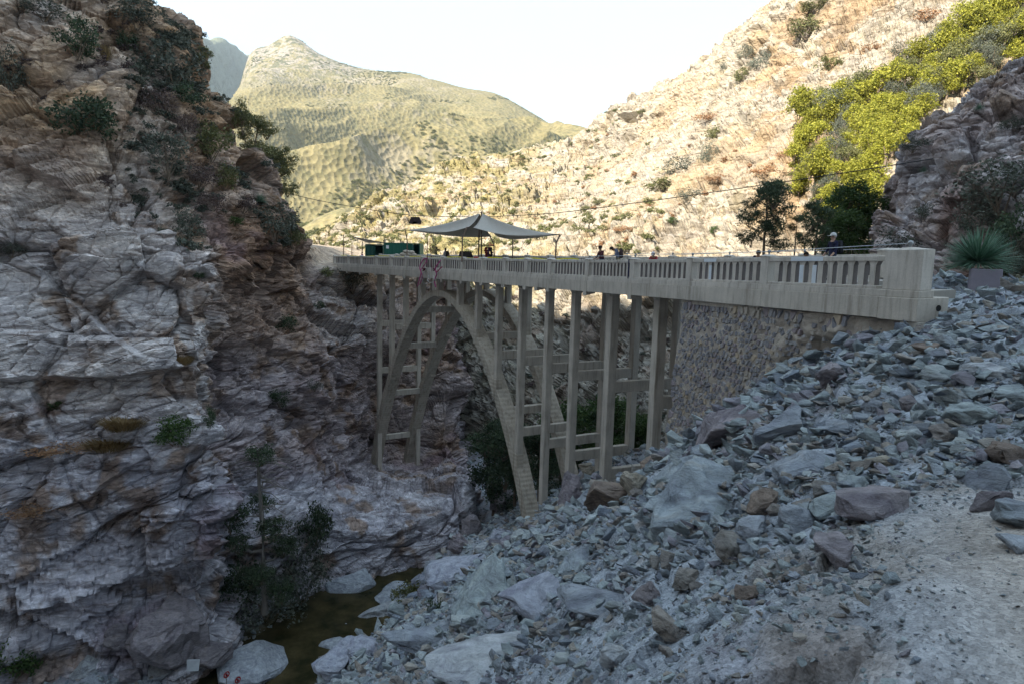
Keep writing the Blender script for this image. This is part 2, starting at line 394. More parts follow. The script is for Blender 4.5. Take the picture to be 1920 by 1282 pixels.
rockB = rock_mat('pale hillside rock', (-10, -38, 0), ((.72, .70, .66), (1.0, 1.0, 1.0), (1.22, 1.22, 1.22)), .5, .25, stretch=3)
bvh('hill', V.reshape(NV, NU, 3))
GRH = V.reshape(NV, NU, 3)
obj('hillside', mesh_np('hillside', V, gridfaces(NV, NU), rockB, cols, smooth=False), kind='structure')

# ---- shaded crag on the near right
RCX = [1660, 1640, 1690, 1740, 1790, 1850, 1920, 2020, 2200, 2500]
def rc(ys, ds, xs=None): return [(x, y, d) for x, y, d in zip(xs or RCX, ys, ds)]
RC = [
 rc([300,330,310,280,245,190,115,10,-150,-350], [60,60,58,57,56,55,54,53,52,50], [1760,1770,1790,1810,1830,1880,1940,2030,2200,2500]),
 rc([330,345,305,243,202,152,106,0,-160,-360], [50,46,44,43,42,42,42,42,42,42], [1690,1668,1690,1738,1790,1850,1922,2020,2200,2500]),
 rc([360,372,345,300,262,215,170,80,-60,-250], [48,43,41,40,39,39,38.5,38,38,38], [1675,1652,1692,1740,1790,1850,1920,2020,2200,2500]),
 rc([415,420,395,370,335,300,260,200,100,-60], [48,41,38.5,37,36,35.5,35,34,34,34], [1665,1634,1688,1740,1790,1850,1920,2020,2200,2500]),
 rc([455,455,445,430,405,385,355,310,240,130], [46,40,37,35,34,33,32,31,31,31], [1668,1645,1690,1740,1790,1850,1920,2020,2200,2500]),
 rc([490,490,482,476,464,452,438,420,380,320], [44,39,36,33.5,32,30.5,29.5,28.5,28,28], [1680,1655,1692,1740,1790,1850,1920,2020,2200,2500]),
 [Z(x, d_, z_) for x, d_, z_ in zip([1690,1665,1695,1740,1790,1850,1920,2020,2200,2500], [42,38,35,32,30.5,28.5,27,26,25,25], [-1.0,-1.0,-1.0,-.9,-.8,-.6,-.3,.3,1,2])],
 [Z(x, d_, z_) for x, d_, z_ in zip([1690,1665,1695,1740,1790,1850,1920,2020,2200,2500], [41,37,34,31,29.5,27,25,24,23,23], [-4,-4,-4,-4,-4,-4,-4,-3.5,-3,-3])],
]
NU, NV = 460, 400
G0 = net(RC, NU, NV); N0 = gnormals(G0).reshape(-1, 3); V = G0.reshape(-1, 3)
if N0[NU*(NV//2)+NU//2]@FW > 0: N0 = -N0
V0 = V
d = fbm(V/8, 3, 500)*1.3
q = (V+np.stack([fbm(V/7, 2, 571), fbm(V/7, 2, 572), fbm(V/7, 2, 573)], 1)*.9)@rotdeg(10, -40).T
d = d+blocky(q/np.array([4.5, 4.5, 2.8]), 511)*1.0+blocky(q/np.array([1.7, 1.7, 1.0]), 523)*.42+blocky(q/np.array([.7, .7, .35]), 533)*.18+ridged(q/np.array([2, 2, .8]), 4, 541)*.08
V = V+N0*(d-.3)[:, None]
n1 = fbm(V/5, 4, 591); n2 = fbm(V/1.8, 4, 592); X_, Y_, D_ = pj(V)
zones = [(sstep(n1, -.1, .3)*.6, (.30, .22, .19)), (sstep(n2, .12, .4)*.6, (.22, .15, .09)), (sstep(X_, 1740, 1780)*(1-sstep(X_, 1800, 1850))*sstep(Y_, 330, 380)*.7, (.17, .10, .08)),
         (sstep(Y_, 420, 470)*sstep(X_, 1840, 1880)*.8, (.10, .11, .07))]
cols = shade_cols(V, (.42, .40, .41), zones, 505)
rockC = rock_mat('shaded crag rock', (10, -40, 0), ((.5, .5, .53), (1.0, 1.0, 1.0), (1.6, 1.56, 1.54)), 1.0, .08, stretch=2.5)
bvh('crag', V.reshape(NV, NU, 3))
obj('crag', mesh_np('crag', V, gridfaces(NV, NU), rockC, cols, smooth=False), kind='structure')

# ---- gorge floor and scree slope: one height field
A_, B_, C_ = -2.0, .85, -.38
ctl = [(2,0,-1.7),(6,0,-1.5),(3,-7,-1.6),(-2,-7,-3.0),(10,0,-1.2),(10,-7,-1),(1.6,3.4,-1.75),(3.5,4.6,-1.72),(8,5,-1.45),(0,0,-2.3),(-3,0,-4.4),
 (5.5,9,-1.95),(7,12,-1.9),(10,10,-1.5),(15,10,-.9),(11,17.9,-1.75),(10.3,18.6,-2.2),(14.5,19.5,-.98),(17,24,-.86),(14,27,-.95),(20,20,-.8),(26,20,-.2),(22,30,-.7),(18,17,-1.1),(12.6,17.2,-1.4),(15,15,-1.25),(30,10,1),(30,-5,2),(15,36,-5),(6,33.5,-12.2),(7,38,-13.5),(8.2,31.5,-10.6),(4,41,-15.5),(10.5,29,-7.5),(11,33,-9.5),(10,50,-18),(5,52,-20.5),(16,45,-13),(20,60,-16),(40,30,1),
 (-8,-7,-8),(-20,-7,-16),(-30,0,-26),(-15,5,-15),(-22,15,-24)]
for px, py in [(640,1282),(700,1240),(700,1282),(800,1200),(850,1282),(900,1050),(900,1120),(900,1200),(1000,1040),(1000,1100),(1000,1282),(1100,1020),(1100,1100),(1100,1250),(1200,1000),(1200,1100),(1300,980),(1300,1050),(1400,960)]:
    v = FW+RT*(px-960)/FP+UP*(641-py)/FP; d_ = A_/(v[2]-B_*v[0]-C_*v[1])
    if d_ < 45: ctl.append(tuple(v*d_))
for px, py, d_ in [(1562,684,18.5),(1440,752,17),(1352,806,16),(1266,866,16.5),(1330,900,12.5),(1250,950,13),(1160,945,20),(1100,965,26),(1040,998,36),(1110,905,35),(1065,915,38),(1230,868,30),(1300,860,29),
                   (1010,1008,44),(985,1018,46.5),(930,990,56),(880,1000,62),(960,900,75),(900,880,82),(840,1035,46),(800,1110,44),(790,1165,38),(660,1215,36),(1180,850,42),(1120,840,52)]:
    ctl.append(tuple(P(px, py, d_)))
for px, d_, z_ in [(860,64,-28.9),(760,58,-28.9),(640,55,-28.9),(560,52,-28.9),(500,48,-28.9),(440,45,-28.9),(700,50,-28.9),(640,47,-28.9),(560,44,-28.9),(480,41,-28.9),(400,40,-28.2),(300,39.5,-27.4),(200,39,-27),(100,38,-27),(0,37,-27),(-200,35,-27),(420,50,-27.6),(455,51,-27.5),(500,52,-27.8),(440,36,-28.6),(300,33,-27.5),
                   (760,49,-28.7),(800,54,-28.8),(740,44,-28.0),(1000,90,-24),(900,110,-24),(700,90,-30),(200,60,-30),(600,80,-30)]:
    y_ = Z(px, d_, z_); ctl.append(tuple(P(*y_)))
ctl = np.array(ctl)
def tps(ctl, XY, lam=.35):
    sc = 20.; A = ctl[:, :2]/sc; n = len(A)
    def U_(r2): return np.where(r2 > 1e-12, r2*np.log(r2+1e-12), 0)
    K = U_(((A[:, None]-A[None])**2).sum(2))+np.eye(n)*lam*.02
    Pm = np.c_[np.ones(n), A]
    Lm = np.zeros((n+3, n+3)); Lm[:n, :n] = K; Lm[:n, n:] = Pm; Lm[n:, :n] = Pm.T
    wv = np.linalg.solve(Lm, np.r_[ctl[:, 2], 0, 0, 0])
    Q = XY/sc; r = np.full(len(Q), wv[n])+Q@wv[n+1:]
    for k in range(n):
        r += wv[k]*U_(((Q-A[k])**2).sum(1))
    return r
NV, NU = 860, 720
tt = np.linspace(0, 1, NV); Yp = 2.2*np.exp(tt*math.log(130/2.2)); ss = np.linspace(-1, 1, NU)
WY = Yp[:, None]*np.ones(NU)[None]; WX = ss[None]*(Yp[:, None]*.92+3.0)
GY = WY-4.0; GX = WX
XY = np.stack([GX.ravel(), GY.ravel()], 1)
h = tps(ctl, XY)
x_, y_ = XY[:, 0], XY[:, 1]
p3 = np.stack([x_, y_, h], 1)
flat = sstep(x_-(.80+.36*np.clip(y_, -5, 9)), -.4, .8)*(1-sstep(y_, 3.6+.1*x_, 5.6+.12*x_))      # trodden path
PATHW = flat
dist = np.sqrt(x_**2+y_**2)
amp = sstep(dist, 3, 14)
h = h+fbm(p3/6, 3, 700)*.5*amp*(1-flat)+fbm(p3/1.6, 4, 701)*.16*(1-flat*.75)+fbm(p3/.35, 4, 702)*.035*(1-flat*.55)
h = h+blocky(p3/np.array([2.6, 2.6, 1.2]), 711)*.24*amp*(1-flat)+blocky(p3/np.array([.8, .8, .5]), 715)*.07*(1-flat)+blocky(p3/np.array([.12, .12, .12]), 719)*.006*(1-flat*.6)
h = np.where(h < -29.3, -29.3+(h+29.3)*.2, h)
V = np.stack([x_, y_, h], 1)
n1 = fbm(V/4, 4, 791); n2 = fbm(V/1.1, 4, 792); X_, Y_, D_ = pj(V+np.array([0, 0, 0]))
wet = 1-sstep(h, -28.2, -27.3)
zones = [(sstep(n1, .05, .4)*.55, (.26, .22, .24)), (sstep(n2, .1, .45)*.5, (.26, .21, .16)), (flat*.9, (.40, .355, .31)), (wet, (.09, .075, .04))]
cols = shade_cols(V, (.33, .36, .40), zones, 705)
b = NB('scree ground'); v = b.coord((1, 1, 1), (0, 0, 0), 'World')
c = b.attr()
vc = b.voro(v, 9, 'F1', 'Color'); vd = b.voro(v, 9, 'F1'); vc2 = b.voro(v, 38, 'F1', 'Color'); vd2 = b.voro(v, 26, 'F1')
c = b.mix(.55, c, b.mix(1, c, b.ramp(vc, [(0, .7), (1, 1.25)]), 'MULTIPLY')); c = b.mix(.6, c, b.mix(1, c, b.ramp(vc2, [(0, .5), (1, 1.5)]), 'MULTIPLY'))
c = b.mix(1, c, b.ramp(b.noise(v, 1.2, 8, .65), [(.3, .7), (.7, 1.25)]), 'MULTIPLY')
n = b.bump(b.noise(v, 75, 6, .75), .012, 1); n = b.bump(b.voro(v, 55, 'F1'), .012, .8, n); n = b.bump(vd2, .014, .6, n); n = b.bump(b.noise(v, 5, 6, .65), .06, .6, n)
scree = b.done(c, n, .95)
bvh('scree', V.reshape(NV, NU, 3))
SCREE = V.copy()
obj('ground', mesh_np('ground', V, gridfaces(NV, NU), scree, cols), kind='structure')

# ---- stream
b = NB('stream water'); v = b.coord((1, 1, 1), (0, 0, 0), 'World')
c = b.ramp(b.noise(v, .7, 6, .6), [(.35, (.022, .022, .010)), (.6, (.065, .052, .024)), (.75, (.11, .085, .04))])
water = b.done(c, b.bump(b.noise(b.coord((1, .5, 1), (0, 0, 30), 'World'), 3.5, 4, .6), .03, .6), .06, IOR=1.33)
xs = np.linspace(-60, 12, 80); ys = np.linspace(20, 100, 80)
gx, gy = np.meshgrid(xs, ys)
obj('stream', mesh_np('stream', np.stack([gx, gy, np.full_like(gx, -28.25)], 2), gridfaces(80, 80), water), kind='structure')
# ---- the mountainside added unseen behind and left, its crest shaped to shade the gorge
hv = np.array([-SUNV.x, -SUNV.y]); hv /= np.linalg.norm(hv); cv = np.array([hv[1], -hv[0]])
uu = np.linspace(-330, 260, 200)
crest = np.interp(uu, [-330,-200,-130,-90,-75,-66,-57,-48,-40,-27,-16,-5,30,120,260], [92,92,86,79,77,76,75,74,76,81,87,95,112,150,180])+11.5
crest = crest+4*np.sin(uu*.21)*0+1.6*np.sin(uu*.5)+1.0*np.sin(uu*1.13+1)
rows_ = []
for t in np.linspace(0, 1, 90):
    if t <= .6:                               # front face, from its foot up to the crest
        f = t/.6; a_ = -14-53*f; zf = -34+(crest+34)*(.15*f+.85*f**1.0)
    else:
        f = (t-.6)/.4; a_ = -67-160*f; zf = crest*(1-f)-34*f
    foot_ = np.interp(uu, [-330,-90,-60,-45,-20,260], [46,22,6,-2,0,0])*max(0, 1-t/.6)
    XYr = (a_+foot_)[:, None]*hv[None]+uu[:, None]*cv[None]
    rows_.append(np.c_[XYr, zf])
G = np.array(rows_); V = G.reshape(-1, 3)
edge_ = np.repeat(np.clip(1-abs(np.linspace(0, 1, 90)-.6)*8, 0, 1), 200)
V = V+np.stack([fbm(V/14, 3, 950), fbm(V/14, 3, 951), fbm(V/14, 3, 952)*.3], 1)*(4*(1-edge_))[:, None]
obj('sun_blocker_ridge', mesh_np('sun_blocker_ridge', V, gridfaces(90, 200), rockA, np.tile([.44, .41, .38], (len(V), 1))), kind='structure')

# ---- far mountains
FMX = [300, 380, 430, 470, 505, 545, 600, 660, 720, 780, 850, 930, 1000, 1050, 1095, 1160, 1260, 1400]
def fm(ys, ds): return [(x, y, d) for x, y, d in zip(FMX, ys, ds)]
FM = [
 fm([250,245,235,150,105,90,118,140,148,152,178,196,232,262,285,330,360,380], [1900]*18),
 fm([235,228,215,104,88,70,104,126,134,140,164,180,216,246,270,320,350,370], [1750,1750,1750,1750,1750,1750,1700,1650,1600,1560,1500,1450,1400,1350,1300,1250,1200,1200]),
 fm([262,250,232,150,135,135,150,165,175,190,210,228,255,278,292,335,360,380], [1650,1650,1600,1560,1560,1560,1500,1450,1400,1350,1300,1260,1220,1190,1150,1130,1100,1100]),
 fm([290,280,262,222,205,205,215,225,230,240,255,270,285,300,308,345,370,390], [1400,1400,1350,1300,1280,1260,1240,1220,1190,1160,1130,1100,1060,1030,1000,990,980,980]),
 fm([310,305,300,285,275,268,265,268,272,280,290,305,318,322,325,355,380,400], [1150,1150,1120,1080,1060,1040,1020,1000,980,960,940,920,900,880,860,850,850,850]),
 fm([350,350,345,335,325,318,312,310,316,325,330,338,345,345,345,365,390,410], [950,950,930,900,880,860,850,840,830,820,800,790,780,770,760,750,750,750]),
 fm([390,390,385,380,372,366,362,362,368,372,374,378,380,380,380,385,400,420], [780,780,760,740,730,720,710,700,690,680,680,670,660,650,640,640,640,640]),
 fm([430,430,425,420,415,412,412,415,418,420,420,420,420,420,420,420,430,440], [620,620,610,600,590,590,580,570,560,560,560,560,560,560,560,560,560,560]),
 fm([475,475,470,468,466,464,464,466,468,468,468,468,468,468,468,470,475,480], [480,480,470,460,460,450,450,450,450,450,450,450,450,450,450,450,450,450]),
 fm([520]*18, [380]*18),
]
NU, NV = 620, 520
G0 = net(FM, NU, NV); N0 = gnormals(G0).reshape(-1, 3); V = G0.reshape(-1, 3)
if N0[:, 2].mean() < 0: N0 = -N0
X_, Y_, D_ = pj(V)
q = V@rotm('Z', 28).T
wr = np.stack([fbm(V/210, 3, 811), fbm(V/210, 3, 812), np.zeros(len(V))], 1)*85
rg = ridged((q+wr)/np.array([210, 620, 1200]), 3, 801, .38)
crestfade = sstep(np.repeat(np.arange(NV), NU), NV*.12, NV*.50)
sc_ = np.clip(D_/1000, .4, 1.3)
d = (((rg-.3)*105+ridged((q+wr*.5)/np.array([70, 230, 400]), 2, 803)*9+fbm(V/30, 3, 805)*2.5)*sc_)*(.05+.95*crestfade)
d = d+(fbm(V/9, 2, 806)*.9+fbm(V/4.5, 2, 807)*.8)*sc_*(.5+.5*crestfade)
V = V+N0*d[:, None]
n1 = fbm(V/120, 4, 891); n2 = fbm(V/30, 4, 892); n3 = fbm(V/9, 3, 893); n4 = fbm(V/5, 2, 894)
X_, Y_, D_ = pj(V)
rg2 = rg
gul = sstep(-rg, -.12, .2)
peak = (1-sstep(Y_, 110, 190))*(1-sstep(X_, 640, 760))
zones = [
 (sstep(n2+n1*.4, -.1, .35)*.7, (.22, .185, .085)),
 (sstep(n3+n4*.5, .0, .3)*.5, (.15, .145, .065)),
 (gul*sstep(n3+n2*.6+.3, 0, .5)*.8, (.085, .105, .045)),
 (sstep(n1+n3*.6, .25, .5)*.55, (.36, .30, .22)),
 (peak*sstep(n3+n2*.5, -.08, .12)*.9, (.36, .31, .26)),
 (peak*sstep(-n3+n2*.3, .05, .25)*.8, (.09, .10, .06)),
]
cols = shade_cols(V, (.27, .225, .11), zones, 805)*np.float32(.68)
b = NB('chaparral mountain'); v = b.coord((1, 1, 1), (0, 0, 0), 'World')
c = b.mix(1, b.attr(), b.ramp(b.voro(v, .16, 'F1'), [(.1, .80), (.55, 1.08)]), 'MULTIPLY')
c = b.mix(1, c, b.ramp(b.noise(v, .3, 6, .7), [(.35, .82), (.65, 1.15)]), 'MULTIPLY')
chap = b.done(c, b.bump(b.voro(v, .16, 'F1'), 3.0, .8), .95)
GFM = V.reshape(NV, NU, 3)
obj('far_mountain', mesh_np('far_mountain', V, gridfaces(NV, NU), chap, cols), kind='structure')
# the farther ridge standing in shadow at the gap
RX = [250, 330, 370, 400, 430, 460, 490, 540, 620]
RD = [1700, 2150, 2450, 2750, 3100, 3500, 3900, 4000, 4100]
R2 = [[(x-60, y, d_) for x, y, d_ in zip(RX, [110,105,100,108,120,150,190,240,300], RD)],
      [(x, y, d_) for x, y, d_ in zip(RX, [95,88,82,84,90,104,128,180,240], RD)],
      [(x, y, d_) for x, y, d_ in zip(RX, [170,165,160,160,165,175,195,220,270], [q*.985 for q in RD])],
      [(x, y, d_) for x, y, d_ in zip(RX, [300,300,300,300,300,300,300,310,330], [q*.96 for q in RD])]]
G0 = net(R2, 260, 180); N0 = gnormals(G0).reshape(-1, 3); V = G0.reshape(-1, 3)
if N0[:, 2].mean() < 0: N0 = -N0
V = V+N0*(ridged(V/np.array([260, 400, 500]), 4, 821)*30+fbm(V/40, 3, 822)*14)[:, None]
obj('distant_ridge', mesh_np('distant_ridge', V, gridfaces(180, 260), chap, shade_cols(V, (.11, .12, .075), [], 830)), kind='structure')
# ============================================================ BRIDGE
_gx = [480,560,625,760,905,1000,1095,1190,1290,1450,1660,1760]; _gg = [19,23,27,35.5,45,51,58,66,76,94,116,127]
_yy = [478,479,480,482.3,485,486.8,488,487.6,486,482.5,480,479]
_xs = np.linspace(480, 1760, 2000)
_pp = np.array([P(x, np.interp(x, _gx, _yy), 1.75*FP/np.interp(x, _gx, _gg)) for x in _xs])
_k = np.ones(121)/121
for _ in range(2):
    for c_ in range(3):
        e_ = np.r_[2*_pp[0, c_]-_pp[60:0:-1, c_], _pp[:, c_], 2*_pp[-1, c_]-_pp[-2:-62:-1, c_]]; _pp[:, c_] = np.convolve(e_, _k, 'valid')
_s = np.r_[0, np.cumsum(np.linalg.norm(np.diff(_pp[:, :2], axis=0), axis=1))]
_T = np.gradient(_pp[:, :2], axis=0); _T /= np.linalg.norm(_T, axis=1)[:, None]
SE = .05
def fr(s):
    i = [np.interp(s, _s, _pp[:, k]) for k in range(3)]
    t = np.array([np.interp(s, _s, _T[:, 0]), np.interp(s, _s, _T[:, 1])]); t /= np.linalg.norm(t)
    return np.array(i), t
def at(s, n, r, absz=False):
    p, t = fr(s)
    return (p[0]-t[1]*n, p[1]+t[0]*n, (r if absz else p[2]+r+SE*n))
def s_of(px): return float(np.interp(px, _xs, _s))
def hd(s):
    t = fr(s)[1]; return math.atan2(t[1], t[0])
def box8(bm, c):
    """c: 8 corners, bottom four then top four"""
    v = [bm.verts.new(p) for p in c]
    for f in ((3, 2, 1, 0), (4, 5, 6, 7), (0, 1, 5, 4), (1, 2, 6, 5), (2, 3, 7, 6), (3, 0, 4, 7)): bm.faces.new([v[i] for i in f])
def bxl(bm, x0, x1, y0, y1, z0, z1, tx=0, ty=0):
    box8(bm, [(x0, y0, z0), (x1, y0, z0), (x1, y1, z0), (x0, y1, z0), (x0+tx, y0+ty, z1), (x1-tx, y0+ty, z1), (x1-tx, y1-ty, z1), (x0+tx, y1-ty, z1)])
def seg(bm, s0, s1, n0, n1, r0, r1, step=2.0):
    k = max(1, int(math.ceil((s1-s0)/step))); prev = None
    for i in range(k+1):
        s = s0+(s1-s0)*i/k
        q = [bm.verts.new(at(s, *c)) for c in ((n0, r0), (n1, r0), (n1, r1), (n0, r1))]
        if prev:
            for j in range(4): bm.faces.new((prev[j], q[j], q[(j+1) % 4], prev[(j+1) % 4]))
        else: bm.faces.new((q[0], q[3], q[2], q[1])[::-1])
        prev = q
    bm.faces.new(prev)
def fin(bm, name, mat, parent=None, bev=0, smooth=False, **kw):
    bmesh.ops.recalc_face_normals(bm, faces=bm.faces)
    if bev: bmesh.ops.bevel(bm, geom=[e for e in bm.edges if e.calc_face_angle(0) > .6], offset=bev, segments=1, affect='EDGES', clamp_overlap=True)
    me = bpy.data.meshes.new(name); bm.to_mesh(me); bm.free()
    if smooth:
        for p in me.polygons: p.use_smooth = True
    if isinstance(mat, (list, tuple)):
        for m in mat: me.materials.append(m)
    else: me.materials.append(mat)
    return obj(name, me, parent, **kw)
def conc(name, c, boards=0.0, rough=.9):
    b = NB(name); v = b.coord((1, 1, 1), (0, 0, 0), 'World')
    n1 = b.noise(v, .8, 8, .62); n2 = b.noise(b.coord((3.5, 3.5, .35), (0, 0, 0), 'World'), 1.2, 6, .65); n3 = b.noise(v, 22, 5, .6)
    col = b.ramp(n1, [(.3, [x*.78 for x in c]), (.55, c), (.75, [x*1.12 for x in c])])
    col = b.mix(.75, col, b.ramp(n2, [(.30, (.48, .45, .42)), (.5, (.95, .95, .95)), (.62, (1.0, 1, 1)), (.78, (1.2, 1.2, 1.2))]), 'MULTIPLY')
    col = b.mix(1, col, b.ramp(n3, [(.3, .9), (.7, 1.06)]), 'MULTIPLY')
    wv = b.new('ShaderNodeTexWave', wave_type='BANDS', bands_direction='Z'); wv.inputs['Scale'].default_value = 1.1; wv.inputs['Distortion'].default_value = .6; wv.inputs['Detail'].default_value = 1
    b.L(v, wv.inputs[0])
    n = b.bump(n3, .006, .6)
    if boards > .02: n = b.bump(wv.outputs[1], boards, .6, n)
    # hairline pour joints: thin dark lines
    return b.done(col, n, rough)
cMain = conc('old bridge concrete', (.53, .48, .415), .012)
cRib = conc('board marked concrete', (.49, .435, .36), .03)
cRail = conc('railing concrete', (.57, .52, .46), .006)
cSide = conc('darker brown concrete', (.20, .175, .165), .006)
cPatch = plain('white paint patch', (.62, .66, .70), .8)
metal = plain('galvanised metal', (.28, .29, .30), .45, Metallic=.8)
dark = plain('dark void', (.02, .02, .02), .9)
asph = plain('worn road surface', (.30, .28, .25), .95)
br = thing('arch_bridge', 'long grey concrete arch bridge with baluster railings spanning the gorge', 'bridge', (0, 0, 0))
S0, S1 = s_of(625), s_of(1748)
postpx = [628, 654, 678, 706, 734, 762, 793, 831, 868, 906, 947, 988, 1032, 1103, 1188, 1295, 1437]
PS = [s_of(x) for x in postpx]; SB0, SB1 = s_of(1661), s_of(1733)
# cross-section below: rail top 0, top beam .15, openings .70, sill .09, curb .21, fascia .61
RT0, RO, RSI, RC_, RF = -.15, -.85, -.94, -1.14, -1.75
bm = bmesh.new(); seg(bm, S0, S1-6.0, .28, 5.85, -1.22, -.98); seg(bm, S1-5.99, S1-.6, .28, 1.6, -1.22, -.985); fin(bm, 'deck', asph, br)
ends = PS+[SB0]
def railing(n0, flip, SPs, name, inner):
    """n0: outer face; flip=+1 near side, -1 far side"""
    def nn(a_, b_): return (n0+a_*flip, n0+b_*flip) if flip > 0 else (n0-b_, n0-a_)
    bm = bmesh.new()
    for a_, b_ in zip(SPs[:-1], SPs[1:]):
        w = .2
        seg(bm, a_+w, b_-w, *nn(.0, .24), RT0, 0)
        seg(bm, a_+w, b_-w, *nn(.0, .24), RSI, RO)
    rail = fin(bm, 'railing', cRail, br, .012)
    for a_, b_ in zip(SPs[:-1], SPs[1:]):
        bm = bmesh.new(); seg(bm, a_+.004, b_-.004, *nn(-.05, .42), RC_, RSI-.002, 9); fin(bm, 'curb_band', cRail, br, .012)
        bm = bmesh.new(); seg(bm, a_+.006, b_-.006, *nn(-.09, .22), RF, RC_-.002, 9); fin(bm, 'fascia_panel', cMain, br, .01)
    return rail, nn
def post_mesh(wd, th, z0, z1, cap=.05):
    bm = bmesh.new(); bxl(bm, -wd/2, wd/2, -th/2, th/2, z0, z1); bxl(bm, -wd/2-.03, wd/2+.03, -th/2-.03, th/2+.03, z1+.001, z1+cap*.5)
    bxl(bm, -wd/2-.03, wd/2+.03, -th/2-.03, th/2+.03, z1+cap*.5, z1+cap+.03, wd*.35, th*.3)
    bmesh.ops.recalc_face_normals(bm, faces=bm.faces); me = bpy.data.meshes.new('post'); bm.to_mesh(me); bm.free(); me.materials.append(cRail); return me
def put(name, me, s, n, r, parent, sx=1, **kw):
    o = obj(name, me, parent, **kw); o.location = at(s, n, r); o.rotation_euler = (0, 0, hd(s)); o.scale = (sx, 1, 1); return o
pm = post_mesh(.42, .34, RSI, .015)
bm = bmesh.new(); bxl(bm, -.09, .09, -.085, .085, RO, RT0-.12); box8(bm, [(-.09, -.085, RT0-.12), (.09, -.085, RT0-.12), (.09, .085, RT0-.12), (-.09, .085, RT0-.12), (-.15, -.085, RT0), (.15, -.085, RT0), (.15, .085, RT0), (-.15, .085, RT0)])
bmesh.ops.recalc_face_normals(bm, faces=bm.faces); bmb = bpy.data.meshes.new('baluster'); bm.to_mesh(bmb); bm.free(); bmb.materials.append(cRail); bmb.materials.append(cSide)
for p_ in bmb.polygons: p_.material_index = 1 if abs(p_.normal.y) < .5 else 0  # side faces take the darker brown concrete, front and back the railing tone
nop = [8, 8, 8, 8, 8, 8, 8, 8, 8, 8, 8, 8, 11, 12, 11, 11, 12]
rail1, nn1 = railing(0, 1, ends, 'near', 1)
joint = cRail
for i, s in enumerate(PS):
    o = put('post', pm, s, .13, 0, rail1)
    if i % 2 == 0 or i > 11:
        bmx = None
for i, (a_, b_) in enumerate(zip(ends[:-1], ends[1:])):
    k = nop[i]; lo = a_+.21; hi = b_-(.21 if i < len(PS)-1 else .02); pit = (hi-lo)/k
    for j in range(1, k):
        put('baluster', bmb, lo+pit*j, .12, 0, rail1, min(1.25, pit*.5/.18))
# brackets below each post
bm = bmesh.new(); box8(bm, [(-.16, -.1, RF-.22), (.16, -.1, RF-.22), (.16, .5, RF-.10), (-.16, .5, RF-.10), (-.2, -.1, RC_-.03), (.2, -.1, RC_-.03), (.2, .5, RC_-.03), (-.2, .5, RC_-.03)])
bmesh.ops.recalc_face_normals(bm, faces=bm.faces); brk = bpy.data.meshes.new('bracket'); bm.to_mesh(brk); bm.free(); brk.materials.append(cMain)
for s in [q for q in PS if q < s_of(1200)]+[s_of(1010)]: put('bracket', brk, s, -.015, 0, br)
# blue-black steel expansion joint strip
# far railing
FPS = [s-.2 for s in PS if s < 105]
FPS = FPS+[FPS[-1]+4.6]
rail2, nn2 = railing(6.15, -1, FPS, 'far', -1)
for i, s in enumerate(FPS[:-1]): put('post', pm, s, 6.02, 0, rail2)
o = put('post', post_mesh(1.1, .42, RSI, .09, .09), FPS[-1]+.3, 6.02, 0, rail2, label='wide end post of the far railing with small painted marks')
nb = 0
rest = bmesh.new()
for i, (a_, b_) in reversed(list(enumerate(zip(FPS[:-1], FPS[1:])))):
    k = nop[i]; lo = a_+.21; hi = b_-.21; pit = (hi-lo)/k
    for j in range(1, k):
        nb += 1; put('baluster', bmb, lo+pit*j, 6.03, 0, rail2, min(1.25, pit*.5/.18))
# end block of the near railing
bm = bmesh.new()
seg(bm, SB0, SB1, -.02, .38, RSI, .15)
p_ = [at(SB0, -.02, .15), at(SB1, -.02, .15), at(SB1, .38, .15), at(SB0, .38, .15)]
vs = [bm.verts.new(Vector(q)+Vector((0, 0, .001))) for q in p_]; tp = bm.verts.new(at((SB0+SB1)/2, .18, .235))
for i in range(4): bm.faces.new((vs[i], vs[(i+1) % 4], tp))
eb = fin(bm, 'end_block', cRail, br, .015)
bm = bmesh.new(); seg(bm, SB0-.02, SB1+.02, -.07, .46, RC_, RSI-.002); seg(bm, SB0-.02+.02, SB1+.05, -.10, .95, RF-.02, RC_-.002); seg(bm, SB1-.5, SB1+.08, -.06, 1.0, RF-.2, RF-.022); fin(bm, 'end_base', cMain, br, .015)
bm = bmesh.new()
bmesh.ops.create_cone(bm, cap_ends=True, segments=16, radius1=.085, radius2=.085, depth=.5, matrix=Matrix.Translation(at(SB1-.19, .62, -1.42)) @ Matrix.Rotation(hd(SB1), 4, 'Z') @ Matrix.Rotation(math.pi/2, 4, 'Y'))
fin(bm, 'drain_hole', dark, br)
bm = bmesh.new(); q = at((SB0+SB1)/2, .18, .235)
bmesh.ops.create_uvsphere(bm, u_segments=12, v_segments=8, radius=.075, matrix=Matrix.Translation(Vector(q)+Vector((0, 0, .10))))
bmesh.ops.create_cone(bm, cap_ends=True, segments=8, radius1=.03, radius2=.025, depth=.12, matrix=Matrix.Translation(Vector(q)+Vector((0, 0, .02))))
fin(bm, 'ball_finial', metal, eb, smooth=True)
